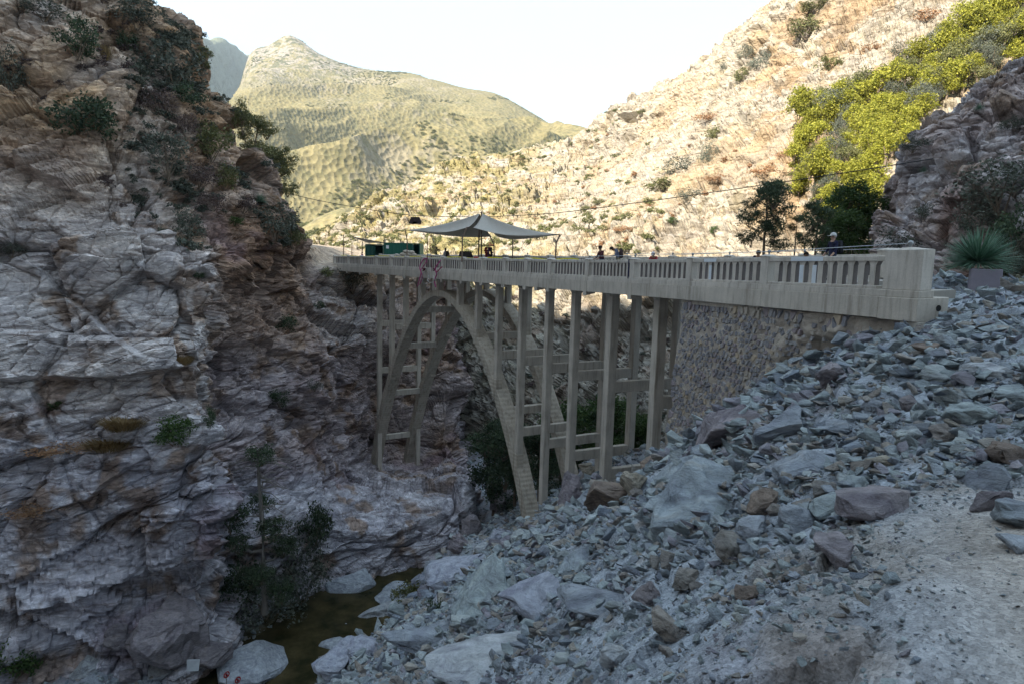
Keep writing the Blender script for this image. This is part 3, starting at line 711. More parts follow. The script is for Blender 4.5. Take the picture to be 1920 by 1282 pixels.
def tube(bm, pts, r, seg_=6, r2=None):
    pts = [Vector(p) for p in pts]; rings = []
    for i, p in enumerate(pts):
        t = (pts[min(i+1, len(pts)-1)]-pts[max(i-1, 0)]).normalized()
        u = t.cross(Vector((0, 0, 1))); u = u.normalized() if u.length > 1e-3 else Vector((1, 0, 0)); v = t.cross(u).normalized()
        rr = r if r2 is None else r+(r2-r)*i/(len(pts)-1)
        rings.append([bm.verts.new(p+(u*math.cos(2*math.pi*k/seg_)+v*math.sin(2*math.pi*k/seg_))*rr) for k in range(seg_)])
    for a_, b_ in zip(rings[:-1], rings[1:]):
        for k in range(seg_): bm.faces.new((a_[k], a_[(k+1) % seg_], b_[(k+1) % seg_], b_[k]))
    bm.faces.new(rings[0][::-1]); bm.faces.new(rings[-1])
# wire on finials along both rails
bm = bmesh.new()
fp = [at((SB0+SB1)/2, .18, .33)]+[at(s, .13, .20) for s in reversed(PS[-4:])]
for a_, b_ in zip(fp[:-1], fp[1:]): tube(bm, [a_, b_], .012, 4)
fin(bm, 'safety_wire', metal, rail1)
bm = bmesh.new(); bxl(bm, -.02, .02, -.02, .02, .06, .16)
bmesh.ops.create_uvsphere(bm, u_segments=10, v_segments=6, radius=.06, matrix=Matrix.Translation((0, 0, .2))); fme = bpy.data.meshes.new('finial'); bm.to_mesh(fme); bm.free(); fme.materials.append(metal)
for s in PS[-4:]: put('finial', fme, s, .13, 0, rail1)
for s in FPS[8:-1]: put('finial', fme, s, 6.02, 0, rail2)
bm = bmesh.new(); fp = [at(s, 6.02, .2) for s in FPS[-5:]]
for a_, b_ in zip(fp[:-1], fp[1:]): tube(bm, [a_, b_], .012, 4)
fin(bm, 'safety_wire', metal, rail2)
# white paint patches on the outer rail
for pa, pb, nbal in ((1322, 1345, 1), (1485, 1545, 2)):
    a_, b_ = s_of(pa), s_of(pb); bm = bmesh.new(); seg(bm, a_, b_, -.013, .002, RT0+.01, .0035)
    for q in range(nbal):
        c_ = a_+(b_-a_)*(.5 if nbal == 1 else (.34, .74)[q]); seg(bm, c_-.09, c_+.09, .024, .034, RO, RT0-.12)
    fin(bm, 'painted_patch', cPatch, rail1, label='bluish white paint patch on the railing')
# navy expansion-joint strip
bm = bmesh.new(); s = s_of(1186); seg(bm, s-.32, s-.22, -.012, .26, RSI, .04); fin(bm, 'joint_strip', plain('navy steel', (.015, .02, .06), .5), rail1)
# ---- columns, beams, struts
colpx = [(707,530),(731,530),(757,530),(788,540),(820,545),(857,545),(892,560),(930,560),(975,560),(1025,570),(1073,570),(1141,580),(1230,590)]
CS = [55.4, 59.1, 62.8, 66.9, 70.8, 74.8, 78.1, 81.4, 84.7, 88.1, 91.2, 95.1, 99.6]
AR = np.array([(53.6,-23.6),(54.3,-22.1),(55.8,-18.6),(57.9,-14.5),(60.9,-10.3),(63.6,-7.3),(66.8,-4.95),(69.2,-3.95),(71.6,-3.6),(73.8,-3.95),(76.1,-5.1),(78.3,-6.95),(80.2,-8.95),(82.3,-11.4),(84.2,-14.3),(85.6,-17.0),(86.6,-19.3),(87.1,-20.6)])
from numpy import polyfit, polyval
_pa = polyfit(AR[:, 0]-71, AR[:, 1], 6)
def rib(s): return float(polyval(_pa, s-71))
def ribslope(s): return (rib(s+.05)-rib(s-.05))/.1
NC = .78; CW = .46; NFc = NC+4.5; RW = 1.05
def ribthk(s): return .26+.13*abs((s-71)/16)**1.5
for n0 in (NC-.02, NFc-RW+CW+.02):
    bm = bmesh.new(); prev = None
    for s in np.linspace(53.5, 87.2, 90):
        m = ribslope(s); L_ = math.hypot(1, m); t_ = ribthk(s); ds, dz = -m/L_*t_, 1/L_*t_; z = rib(s)
        q = [bm.verts.new(at(s-ds, n0, z-dz, True)), bm.verts.new(at(s-ds, n0+RW, z-dz, True)), bm.verts.new(at(s+ds, n0+RW, z+dz, True)), bm.verts.new(at(s+ds, n0, z+dz, True))]
        if prev:
            for j in range(4): bm.faces.new((prev[j], q[j], q[(j+1) % 4], prev[(j+1) % 4]))
        else: bm.faces.new(q[::-1])
        prev = q
    bm.faces.new(prev); fin(bm, 'arch_rib', cRib, br)
def colbox(s, n, zb, zt, w=CW, name='column', mat=None, parent=None):
    bm = bmesh.new(); sa, sb = s-w/2, s+w/2; na, nb_ = n, n+w
    box8(bm, [at(sa, na, zb, True), at(sb, na, zb, True), at(sb, nb_, zb, True), at(sa, nb_, zb, True), at(sa, na, zt, True), at(sb, na, zt, True), at(sb, nb_, zt, True), at(sa, nb_, zt, True)])
    return fin(bm, name, mat or cMain, parent or br, .025)
FT = RF+.12
for i, s in enumerate(CS):
    for n in (NC, NFc):
        zt = at(s, n, -1.3)[2]
        if 57.5 < s < 86.2:
            t_ = ribthk(s)*math.hypot(1, ribslope(s)); zb = rib(s)+t_*.55
            c_ = colbox(s, n, zb-.5, zt)
            if abs(s-71) > 6:
                colbox(s, n-.045, zb-.4-abs(ribslope(s))*.25, zb+.35+abs(ribslope(s))*.22, CW+.09, 'pedestal', cRib, c_)
        else:
            p_ = at(s, n, 0); h_ = down(p_[0], p_[1], ('cliff', 'scree'), -3 if s < 60 else 50); zb = (h_.z if h_ else -20)-1.5
            if s < 60: zb = -24
            if 86.2 < s < 90: zb = min(zb, -19.5)
            colbox(s, n, zb, zt, CW if s < 94 else .52)
    bm = bmesh.new(); z = -1.22
    # cantilever floor beam with curved haunches
    prof = [(.12, -1.55), (.5, -1.62), (NC, -2.05), (NC+CW, -2.05), (NC+1.0, -1.68), (3.2, -1.6), (NFc-.55, -1.68), (NFc, -2.05), (NFc+CW, -2.05), (5.75, -1.62), (6.0, -1.55)]
    vb = [[bm.verts.new(at(s+q, n_, r_)) for n_, r_ in prof+[(6.0, z), (.12, z)]] for q in (-.17, .17)]
    bm.faces.new(vb[0]); bm.faces.new(vb[1][::-1])
    for j in range(len(vb[0])): bm.faces.new((vb[0][j], vb[0][(j+1) % len(vb[0])], vb[1][(j+1) % len(vb[0])], vb[1][j]))
    fin(bm, 'floor_beam', cMain, br)
bays = [S0+.2]+CS+[s_of(1283)]
for n in (NC+.06, NFc+.06):
    for a_, b_ in zip(bays[:-1], bays[1:]):
        bm = bmesh.new(); k = 10; pv = None
        for j in range(k+1):
            s = a_+(b_-a_)*j/k; f = abs(j/k-.5)*2; r_ = -1.66-.42*max(0, (f-.55)/.45)**2
            q = [bm.verts.new(at(s, n, r_)), bm.verts.new(at(s, n+.34, r_)), bm.verts.new(at(s, n+.34, -1.225)), bm.verts.new(at(s, n, -1.225))]
            if pv:
                for m in range(4): bm.faces.new((pv[m], q[m], q[(m+1) % 4], pv[(m+1) % 4]))
            else: bm.faces.new(q[::-1])
            pv = q
        bm.faces.new(pv); fin(bm, 'girder', cMain, br)
def strut(s, z, dz=.62, w=.36, n0=None, n1=None):
    bm = bmesh.new(); a_, b_ = (NC+.1 if n0 is None else n0), (NFc+.2 if n1 is None else n1)
    box8(bm, [at(s-w/2, a_, z-dz/2, True), at(s+w/2, a_, z-dz/2, True), at(s+w/2, b_, z-dz/2, True), at(s-w/2, b_, z-dz/2, True), at(s-w/2, a_, z+dz/2, True), at(s+w/2, a_, z+dz/2, True), at(s+w/2, b_, z+dz/2, True), at(s-w/2, b_, z+dz/2, True)])
    fin(bm, 'strut', cMain, br, .02)
for s in CS:
    r0 = at(s, 0, 0)[2]
    za, zb_, zc = r0-7.05, r0-12.1, r0-16.3
    if rib(s) < za-1 or s > 86.5 or s < 57: strut(s, za)
    if s < 57 or s > 83: strut(s, zb_)
    if 87 < s < 90: strut(s, zc)
for s, in ((57.7,), (61.6,), (65.8,), (77.9,), (82.4,), (54.9,)):
    strut(s, rib(s), .55, .5, NC+.9, NFc-.5)
# ---- stone abutment under the near end
ab = thing('stone_abutment', 'rubble masonry abutment wall under the near end of the bridge', 'stone wall')
SA0, SA1 = s_of(1281), s_of(1738)
b = NB('mortar'); v = b.coord((1, 1, 1), (0, 0, 0), 'World')
mort = b.done(b.ramp(b.noise(v, 2.2, 7, .65), [(.3, (.27, .235, .205)), (.5, (.40, .345, .29)), (.7, (.47, .42, .355))]), b.bump(b.noise(v, 9, 7, .7), .05, 1), .95)
gs, gr = 150, 110
sv = np.linspace(SA0, SA1, gs); rv = np.linspace(-1.80, -11.5, gr)
def batter(r): return .10-.055*(-(r+1.8))
Vw = np.array([[at(s, batter(r), r-SE*batter(r)) for s in sv] for r in rv]).reshape(-1, 3)
nout = np.array([-fr(sv[gs//2])[1][1]*-1, -fr(sv[gs//2])[1][0], 0])*1.0
nout = np.array([fr(sv[gs//2])[1][1], -fr(sv[gs//2])[1][0], 0])
su = np.tile(sv, gr); ru = np.repeat(rv, gs)
rough_ = sstep(su+(-ru)*.0, SA0+4.5, SA1-1)*sstep(-ru, 1.8, 2.6)
dw = fbm(Vw*.9, 4, 900)*(.12+.5*rough_)+blocky(Vw/np.array([.8, .8, .45]), 911)*(.03+.28*rough_)+fbm(Vw*4, 3, 902)*.03
dw = dw-sstep(su, SA0+8.2, SA0+9.2)*(1-sstep(su, SA0+9.8, SA0+10.8))*sstep(-ru, 2.5, 2.9)*1.0
Vw = Vw+nout[None]*dw[:, None]
obj('mortar_face', mesh_np('mortar_face', Vw, gridfaces(gr, gs), mort), ab)
bm = bmesh.new(); seg(bm, SA0+.05, SA1-.1, .35, 5.6, -11, -1.8); fin(bm, 'core', mort, ab)
bm = bmesh.new(); seg(bm, SA0-.02, SA0+5.5, .06, .6, -1.93, RF-.004); fin(bm, 'bearing_ledge', cMain, ab)
BV['wall'] = BVHTree.FromPolygons([tuple(map(float, q)) for q in Vw], gridfaces(gr, gs).tolist())
stM = []
for i, c in enumerate([(.21, .205, .22), (.30, .29, .29), (.26, .225, .235), (.35, .31, .265), (.38, .31, .23)]):
    b = NB('wall stone %s' % ['slate', 'grey', 'purple', 'tan', 'ochre'][i]); v = b.coord((1, 1, 1), (0, 0, 0), 'World')
    cc = b.mix(b.noise(v, 7, 6, .7), [x*.55 for x in c], [min(1, x*1.5) for x in c])
    stM.append(b.done(cc, b.bump(b.noise(v, 24, 4), .01, .8), .85))
def cellpoly(c, others):
    poly = [(c[0]+a_, c[1]+b_) for a_, b_ in ((-.35, -.35), (.35, -.35), (.35, .35), (-.35, .35))]
    for o in others:
        mx, my = (c[0]+o[0])/2, (c[1]+o[1])/2; dx, dy = o[0]-c[0], o[1]-c[1]
        new = []
        for i in range(len(poly)):
            a_, b_ = poly[i], poly[(i+1) % len(poly)]
            fa = (a_[0]-mx)*dx+(a_[1]-my)*dy; fb = (b_[0]-mx)*dx+(b_[1]-my)*dy
            if fa <= 0: new.append(a_)
            if (fa < 0) != (fb < 0) and fa != fb:
                t = fa/(fa-fb); new.append((a_[0]+t*(b_[0]-a_[0]), a_[1]+t*(b_[1]-a_[1])))
        poly = new
        if len(poly) < 3: return None
    return poly
r2 = random.Random(31)
g = .225; cells = {}
for i in range(int((SA1-SA0)/g)+1):
    for j in range(int(9.2/g)):
        cells[i, j] = (SA0+.1+(i+r2.uniform(-.42, .42)+(.5 if j % 2 else 0))*g, -1.98-(j+.5+r2.uniform(-.40, .40))*g*.88)
foot = np.interp
stones = []
for (i, j), c in cells.items():
    if c[0] > SA1-.2 or c[0] < SA0+.12: continue
    if c[0] > SA0+6 and r2.random() < (c[0]-SA0-6)*.16: continue
    if r2.random() < .06: continue
    p_ = at(c[0], 0, c[1]); gnd = down(p_[0], p_[1], ('scree',), 3)
    if gnd and p_[2] < gnd.z-.25: continue
    oth = [cells[a_, b_] for a_ in (i-2, i-1, i, i+1, i+2) for b_ in (j-2, j-1, j, j+1, j+2) if (a_, b_) != (i, j) and (a_, b_) in cells]
    poly = cellpoly(c, oth)
    if not poly: continue
    ar = abs(sum(poly[k][0]*poly[(k+1) % len(poly)][1]-poly[(k+1) % len(poly)][0]*poly[k][1] for k in range(len(poly))))/2
    stones.append((ar*(1+(c[0]-SA0)*.08), c, poly))
stones.sort(key=lambda q: -q[0])
def stone_geo(bm, c, poly, sh):
    base = []; top = []
    for q in poly:
        x = c[0]+(q[0]-c[0])*sh; y = c[1]+(q[1]-c[1])*sh
        base.append(bm.verts.new(at(x, batter(y)+.06, y))); x2 = c[0]+(q[0]-c[0])*sh*.72; y2 = c[1]+(q[1]-c[1])*sh*.72
        top.append((x2, y2))
    pr = r2.uniform(.02, .07)
    h_ = BV['wall'].find_nearest(Vector(at(c[0], batter(c[1]), c[1]))); off = 0
    if h_[0] is not None: off = -(Vector(at(c[0], batter(c[1]), c[1]))-h_[0]).dot(Vector(nout))
    tv = [bm.verts.new(at(x, batter(y)-off-pr+r2.uniform(-.012, .012), y)) for x, y in top]
    n = len(base)
    for k in range(n): bm.faces.new((base[k], base[(k+1) % n], tv[(k+1) % n], tv[k]))
    bm.faces.new(tv)
bmr = bmesh.new()
for idx, (ar, c, poly) in enumerate(stones):
    sh = r2.uniform(.74, .95); mi = r2.choices(range(5), [.36, .3, .16, .13, .05])[0]
    if idx < 295:
        bm = bmesh.new(); stone_geo(bm, c, poly, sh); fin(bm, 'stone', stM[mi], ab)
    else:
        f0 = len(bmr.faces); stone_geo(bmr, c, poly, sh); bmr.faces.ensure_lookup_table()
        for f in bmr.faces[f0:]: f.material_index = mi
fin(bmr, 'stonework', stM, ab, kind='stuff')
# ============================================================ ROCKS
def rock_object_mat(name, pal, vein=.5):
    b = NB(name); r = b.orand(); v = b.coord((1, 1, 1), (0, 0, 0), 'World')
    st = [(i/len(pal), c) for i, c in enumerate(pal)]
    c = b.ramp(r, st, 'CONSTANT')
    n1 = b.noise(v, 1.6, 8, .68, 1.0); n2 = b.noise(b.coord((1, 1, 4), (25, 15, 0), 'World'), 3.0, 8, .7, .6); n3 = b.noise(v, 14, 6, .7)
    c = b.mix(1, c, b.ramp(n1, [(.3, (.62, .60, .66)), (.5, (1, 1, 1)), (.72, (1.35, 1.33, 1.28))]), 'MULTIPLY')
    c = b.mix(1, c, b.ramp(n2, [(.35, .7), (.5, 1.0), (.66, 1.3)]), 'MULTIPLY')
    c = b.mix(b.math('MULTIPLY', b.ramp(n1, [(.58, 0), (.7, 1)]), vein), c, (.30, .22, .14))
    n = b.bump(n2, .10, 1); n = b.bump(n1, .12, .8, n); n = b.bump(n3, .02, 1, n)
    return b.done(c, n, .85)
mSlate = rock_object_mat('slate boulder', [(.30, .345, .355), (.27, .305, .33), (.34, .37, .37), (.26, .285, .32)], .25)
mPurple = rock_object_mat('purple boulder', [(.225, .20, .215), (.26, .235, .25), (.20, .18, .19)], .25)
mTan = rock_object_mat('tan boulder', [(.27, .245, .22), (.25, .235, .215), (.29, .26, .21)], .5)
mBrown = rock_object_mat('brown boulder', [(.18, .14, .115), (.21, .165, .135)], .5)
mPale = rock_object_mat('pale stream boulder', [(.36, .39, .43), (.33, .35, .41), (.40, .42, .44)], .1)
mMix = rock_object_mat('mixed scree stone', [(.27, .31, .32), (.31, .35, .37), (.20, .23, .27), (.28, .32, .33), (.25, .24, .27), (.36, .40, .41), (.27, .30, .33), (.31, .29, .26), (.22, .24, .27), (.33, .36, .36), (.28, .32, .33), (.27, .245, .22)], .2)
rr = random.Random(99)
def rock_mesh(name, mat, npts=16, ax=(1, .75, .5), sub=True):
    bm = bmesh.new()
    for _ in range(npts):
        while True:
            p = Vector((rr.uniform(-1, 1), rr.uniform(-1, 1), rr.uniform(-1, 1)))
            if .55 < max(abs(p.x)**2.5+abs(p.y)**2.5+abs(p.z)**2.5, 0) < 1.25: break
        bm.verts.new((p.x*ax[0]*.5, p.y*ax[1]*.5, p.z*ax[2]*.5))
    r = bmesh.ops.convex_hull(bm, input=bm.verts)
    bmesh.ops.delete(bm, geom=[v for v in bm.verts if not v.link_faces], context='VERTS')
    bmesh.ops.dissolve_limit(bm, angle_limit=.22, verts=bm.verts, edges=bm.edges)
    bmesh.ops.bevel(bm, geom=list(bm.edges), offset=.018, segments=1, affect='EDGES', clamp_overlap=True)
    if sub:
        bmesh.ops.triangulate(bm, faces=bm.faces)
        bmesh.ops.subdivide_edges(bm, edges=[e for e in bm.edges if e.calc_length() > .18], cuts=3, use_grid_fill=True)
        V_ = np.array([v.co[:] for v in bm.verts]); s_ = rr.uniform(0, 90)
        off = fbm(V_*2.3+s_, 4, int(s_))*.11+blocky(V_/np.array([.5, .5, .16])+s_, 3)*.06
        for v, o_ in zip(bm.verts, off): v.co = v.co*(1+float(o_)/max(.25, v.co.length)*.8)
    bmesh.ops.recalc_face_normals(bm, faces=bm.faces)
    me = bpy.data.meshes.new(name); bm.to_mesh(me); bm.free(); me.materials.append(mat); return me
def terr(px, py, keys=('scree',)):
    return hit(px, py, keys)
def put_rock(px, py, w, h, mat, label, keys=('scree',), flat=.55, group=None, name='boulder', yaw=None, tilt=.6, sink=.25, cat='boulder', pts=18):
    q = hit(px, py+h*.25, keys)
    if q is None: return None
    d = (np.array(q[0])@FW); sx = w*d/FP*1.12; n = q[2]
    if n.z < 0: n = -n
    me = rock_mesh(name, mat, pts, (1.0, .82, flat))
    o = obj(name, me); up = (n*tilt+Vector((0, 0, 1))*(1-tilt)).normalized()
    rot = up.to_track_quat('Z', 'Y').to_matrix() @ Matrix.Rotation(rr.uniform(-.5, .5) if yaw is None else yaw, 3, 'Z')
    sc = sx; o.matrix_world = Matrix.Translation(q[0]+up*(sx*flat*(.5-sink))) @ rot.to_4x4() @ Matrix.Diagonal((sc, sc, sc, 1))
    o['label'] = label; o['category'] = cat
    if group: o['group'] = group
    return o
BR = [
 (1332,925,235,170,mSlate,.55,'huge blue grey slab with a broken purple lower face below the abutment'),
 (1372,800,185,80,mPurple,.35,'long purple slab lying against the foot of the stone abutment'),
 (1468,800,120,70,mSlate,.5,'split slate block with layered brown underside near the abutment'),
 (1525,868,165,80,mSlate,.28,'flat pale slate slab with a rusty brown front edge'),
 (1652,945,165,70,mPurple,.4,'wide dark purple and brown slab above the dirt path'),
 (1372,1022,72,70,mTan,.75,'tan angular boulder at the head of the dirt path'),
 (1415,994,70,52,mPale,.65,'pale grey block resting right of the tan boulder'),
 (1492,972,78,60,mSlate,.7,'greenish grey block between the dark slab and the tan boulder'),
 (1438,942,84,50,mBrown,.5,'dark flat rock at the right edge of the huge slab'),
 (1548,918,62,50,mTan,.65,'two toned block perched below the flat pale slab'),
 (1566,706,62,52,mPurple,.9,'upright purple wedge of rock under the masonry overhang'),
 (1880,852,90,36,mBrown,.4,'long brown block at the right end of the rubble'),
 (1852,895,90,52,mSlate,.6,'dark faced block below the long brown block'),
 (1902,965,100,64,mSlate,.6,'pale wedge shaped rock cut by the right picture edge'),
 (1862,940,84,46,mPurple,.5,'rounded purplish rock above the pale wedge'),
 (1732,652,58,26,mBrown,.4,'dark slab just below the end post of the bridge'),
 (1706,760,44,36,mPurple,.8,'squat purple grey cube of rock in the rubble'),
 (1782,742,62,40,mSlate,.6,'greenish rock among the rubble right of the purple cube'),
 (1812,776,84,44,mSlate,.55,'broad grey rock lying in the middle of the right rubble'),
 (1256,1170,74,46,mTan,.6,'brownish boulder alone low on the scree slope'),
 (1190,905,64,48,mTan,.7,'ochre block on the pile beside the bridge columns'),
 (1226,868,70,34,mBrown,.45,'dark slab on top of the pile by the abutment corner'),
 (862,1062,150,70,mPale,.35,'smooth pale green slab at the edge above the stream'),
 (795,1205,160,64,mSlate,.4,'long slate slab low at the edge of the scree'),
 (1085,1060,96,46,mSlate,.4,'bluish slab half buried in the middle of the scree'),
 (1010,1118,150,40,mPale,.25,'long pale slab lying flush with the scree'),
 (1215,1118,66,48,mPurple,.7,'blue and ochre stone in the middle of the lower scree'),
 (1560,1022,96,60,mPurple,.4,'slate block half buried at the upper edge of the dirt path'),
 (1290,1085,60,40,mTan,.6,'reddish tan stone below the huge slab'),
 (1600,905,60,34,mSlate,.5,'small slab right of the flat pale slab'),
 (1645,870,58,34,mTan,.6,'tan block above the wide dark slab'),
 (1480,1080,54,30,mTan,.6,'reddish stone on the edge of the dirt'),
 (1405,1115,60,36,mBrown,.6,'dark brown wedge at the edge of the dirt path'),
 (1755,700,56,30,mSlate,.5,'pale flat stone below the drain end of the bridge'),
 (1850,690,80,38,mPale,.4,'pale platy rock high in the right rubble'),
 (1900,740,70,40,mSlate,.5,'grey rock at the right picture edge above the brown block'),
 (1770,815,60,38,mTan,.6,'tan stone under the broad grey rock'),
 (1700,820,60,40,mSlate,.6,'slate stone left of the tan stone in the rubble'),
 (1640,760,46,30,mSlate,.6,'slate stone high on the rubble below the overhang'),
 (1560,800,56,34,mSlate,.6,'slate stone on the crest left of the rubble'),
 (1900,1020,80,30,mPale,.4,'pale flat stone lying on the path edge at right'),
 (1050,1185,56,34,mSlate,.6,'grey stone near the bottom of the scree'),
 (1160,1230,70,44,mPale,.6,'pale stone near the bottom edge of the scree'),
 (930,1225,230,70,mPale,.2,'long flush bedrock slab at the bottom edge of the scree'),
 (1130,1120,200,60,mSlate,.18,'flush greenish bedrock slab in the middle of the lower scree'),
 (905,1110,200,56,mSlate,.2,'flush bedrock slab sloping down towards the stream'),
 (1300,880,170,60,mSlate,.3,'flat angular slab behind the huge slab at the abutment foot'),
 (1560,945,110,50,mSlate,.3,'flat slate slab left of the wide dark purple slab'),
]
for px, py, w, h, m, fl, lb in BR: put_rock(px, py, w, h, m, lb, flat=fl)
BR2 = [
 (735,1128,90,44,mPale,.5,'pale smooth boulder above the broad pale boulder'),
 (640,1240,120,50,mPale,.45,'long pale boulder at the bottom edge right of the long slab'),
 (640,1170,60,34,mPale,.5,'pale low rock in the stream below the table shaped boulder'),
 (820,1062,60,34,mPale,.5,'pale rock at the upper end of the stream by the green slab'),
 (745,1095,44,22,mPale,.5,'low white rock left of the lone white stone'),
 (860,1018,50,26,mPurple,.6,'purplish rock at the narrow upper end of the stream'),
 (1070,918,70,84,mPurple,1.0,'round purple boulder leaning on the foot of a bridge column'),
 (1138,930,96,80,mBrown,.75,'dark jagged boulder right of the round purple boulder'),
 (1102,880,42,28,mTan,.6,'small brown block wedged above the round purple boulder'),
 (948,938,62,46,mPurple,.75,'purple boulder in the stream bed left of the arch foot'),
 (890,992,56,50,mPurple,.9,'blunt boulder at the corner where the stream comes out'),
 (942,1004,44,30,mPale,.7,'bluish boulder just above the green slab'),
 (980,1006,48,32,mSlate,.7,'dark round boulder at the very foot of the arch'),
 (655,1098,88,34,mPale,.42,'pale table shaped boulder with a hollow standing in the stream'),
 (712,1150,120,62,mPale,.5,'broad pale boulder on the right bank of the stream'),
 (492,1240,175,56,mPale,.3,'long pale slab slanting along the bottom of the gorge'),
 (318,1188,150,115,mPurple,.78,'enormous purple boulder at the foot of the left wall'),
 (396,1212,70,80,mPurple,.6,'grey slab leaning right of the enormous purple boulder'),
 (212,1192,52,70,mPurple,1.1,'upright grey block left of the enormous purple boulder'),
 (786,1092,36,26,mPale,.7,'lone white stone in the shallow pool'),
 (596,1138,28,14,mPale,.5,'small flat stone at the water edge'),
 (620,1215,70,30,mPale,.4,'pale water worn rock on the near bank'),
 (560,1262,90,36,mPale,.4,'whitish rock at the bottom edge by the long slab'),
 (690,1215,80,44,mPale,.5,'pale rock at the bottom right of the stream'),
 (300,1262,60,26,mPale,.6,'white stone in front of the enormous purple boulder'),
 (250,1262,44,24,mPurple,.6,'dark stone in front of the upright block'),
 (160,1252,50,24,mPale,.6,'bluish stone near the bottom left shrub'),
 (905,1030,40,22,mPale,.6,'small pale boulder below the blunt boulder'),
 (1010,1002,30,20,mTan,.6,'brown stone right of the arch foot'),
 (1055,960,36,24,mTan,.7,'brown stone under the round purple boulder'),
]
for px, py, w, h, m, fl, lb in BR2: put_rock(px, py, w, h, m, lb, flat=fl, keys=('scree', 'cliff'), tilt=.3)
GS = V_scree = None
RN = 9
protos = [rock_mesh('scree_stone', mMix, (9, 8, 10, 11)[_ % 4], (1, rr.uniform(.55, .9), rr.uniform(.3, .6)), False) for _ in range(RN)]
nS = 0
NVs, NUs = 860, 720
rng = np.random.default_rng(5)
SCV = SCREE.reshape(-1, 3); PW = PATHW
def sample(n, cond):
    idx = rng.integers(0, len(SCV), n*12+6000); P3 = SCV[idx]; x, y, d_ = pj(P3)
    ok = (d_ > 1.6) & (x > -80) & (x < 2040) & (y > 380) & (y < 1400) & cond(P3, x, y, d_, PW[idx])
    return P3[ok][:n]
# mid sized individual stones
P3 = sample(190, lambda p, x, y, d_, w_: (w_ < .25) & (p[:, 2] > -24) & ((p[:, 0] > 2.5) | (d_ < 14)) & (d_ < 24) & (d_ > 3.5))
for p in P3:
    x, y, d_ = proj(p); wpx = rr.uniform(22, 46)
    if p[0] < 3 and y > 1000: wpx *= .8
    s = min(wpx*d_/FP, .75); o = obj('scree_stone', rr.choice(protos)); o.location = p+np.array([0, 0, s*.12]); o.scale = (s*1.15, s*1.15, s*rr.uniform(.8, 1.3))
    o.rotation_euler = (rr.uniform(-.5, .5), rr.uniform(-.7, .1), rr.uniform(0, 6.3))
    o['label'] = 'angular grey scree stone lying among many like it on the slope'; o['category'] = 'stone'; o['group'] = 'angular stones strewn over the scree slope'
def scatter(name, pts, sc, rot, proto, label=None, zs=None):
    me = bpy.data.meshes.new(name); me.vertices.add(len(pts)); me.vertices.foreach_set('co', np.ascontiguousarray(pts, np.float32).ravel())
    a_ = me.attributes.new('sc', 'FLOAT_VECTOR', 'POINT'); 
    if sc.ndim == 1: sc = np.stack([sc]*3, 1)
    a_.data.foreach_set('vector', np.ascontiguousarray(sc, np.float32).ravel())
    r_ = me.attributes.new('rot', 'FLOAT_VECTOR', 'POINT'); r_.data.foreach_set('vector', np.ascontiguousarray(rot, np.float32).ravel())
    o = obj(name, me, kind='stuff')
    if label: o['label'] = label
    g_ = bpy.data.node_groups.new(name, 'GeometryNodeTree'); g_.interface.new_socket('Geometry', in_out='INPUT', socket_type='NodeSocketGeometry'); g_.interface.new_socket('Geometry', in_out='OUTPUT', socket_type='NodeSocketGeometry')
    gi = g_.nodes.new('NodeGroupInput'); go = g_.nodes.new('NodeGroupOutput'); ip = g_.nodes.new('GeometryNodeInstanceOnPoints'); oi = g_.nodes.new('GeometryNodeObjectInfo')
    oi.inputs['Object'].default_value = proto; oi.transform_space = 'ORIGINAL'; oi.inputs['As Instance'].default_value = True
    na = g_.nodes.new('GeometryNodeInputNamedAttribute'); na.data_type = 'FLOAT_VECTOR'; na.inputs['Name'].default_value = 'sc'
    nr = g_.nodes.new('GeometryNodeInputNamedAttribute'); nr.data_type = 'FLOAT_VECTOR'; nr.inputs['Name'].default_value = 'rot'
    L = g_.links.new
    L(gi.outputs[0], ip.inputs['Points']); L(oi.outputs['Geometry'], ip.inputs['Instance']); L(na.outputs['Attribute'], ip.inputs['Scale']); L(nr.outputs['Attribute'], ip.inputs['Rotation']); L(ip.outputs[0], go.inputs[0])
    m = o.modifiers.new('scatter', 'NODES'); m.node_group = g_
    return o
# one real stone of each shape carries the shape for the uncountable rest
carriers = []
for k in range(5):
    p = sample(1, lambda p, x, y, d_, w_: (w_ < .2) & (p[:, 2] > -20) & (d_ < 16) & (d_ > 5) & (x > 1000) & (x < 1880) & (y > 700) & (y < 1250))[0]
    o = obj('scree_stone', protos[k]); o.location = p; s = .3; o.scale = (s, s, s)
    o['label'] = 'angular grey scree stone lying among many like it on the slope'; o['category'] = 'stone'; o['group'] = 'angular stones strewn over the scree slope'; carriers.append(o)
def scat_stones(n, lo, hi, cond, name, pw=1.8):
    P3 = sample(n, cond); k = len(P3)
    _, _, d_ = pj(P3); u_ = rng.random(k)**pw; s = (lo+(hi-lo)*u_)*d_/FP
    s = np.clip(s, .008, .8)
    P3 = P3+np.stack([rng.uniform(-1, 1, k)*s, rng.uniform(-1, 1, k)*s, s*rng.uniform(-.05, .22, k)], 1)
    rot = np.stack([rng.uniform(-.6, .6, k), rng.uniform(-.8, .3, k), rng.uniform(0, 6.3, k)], 1)
    sc = np.stack([s*1.1, s*1.1, s*rng.uniform(.7, 1.3, k)], 1)
    ch = rng.integers(0, 5, k)
    for j in range(5): scatter(name, P3[ch == j], sc[ch == j], rot[ch == j], carriers[j])
scat_stones(5200, 14, 46, lambda p, x, y, d_, w_: (w_ < .2) & (x > 1240) & (y > 600) & (y < 1060) & (p[:, 2] > -7), 'scree_blocks', 1.7)
scat_stones(6000, 11, 36, lambda p, x, y, d_, w_: (w_ < .3) & (x > 780) & (y > 960) & (p[:, 2] > -14) & (fbm(p/.9, 2, 66)+.25 > 0), 'scree_stones', 1.8)
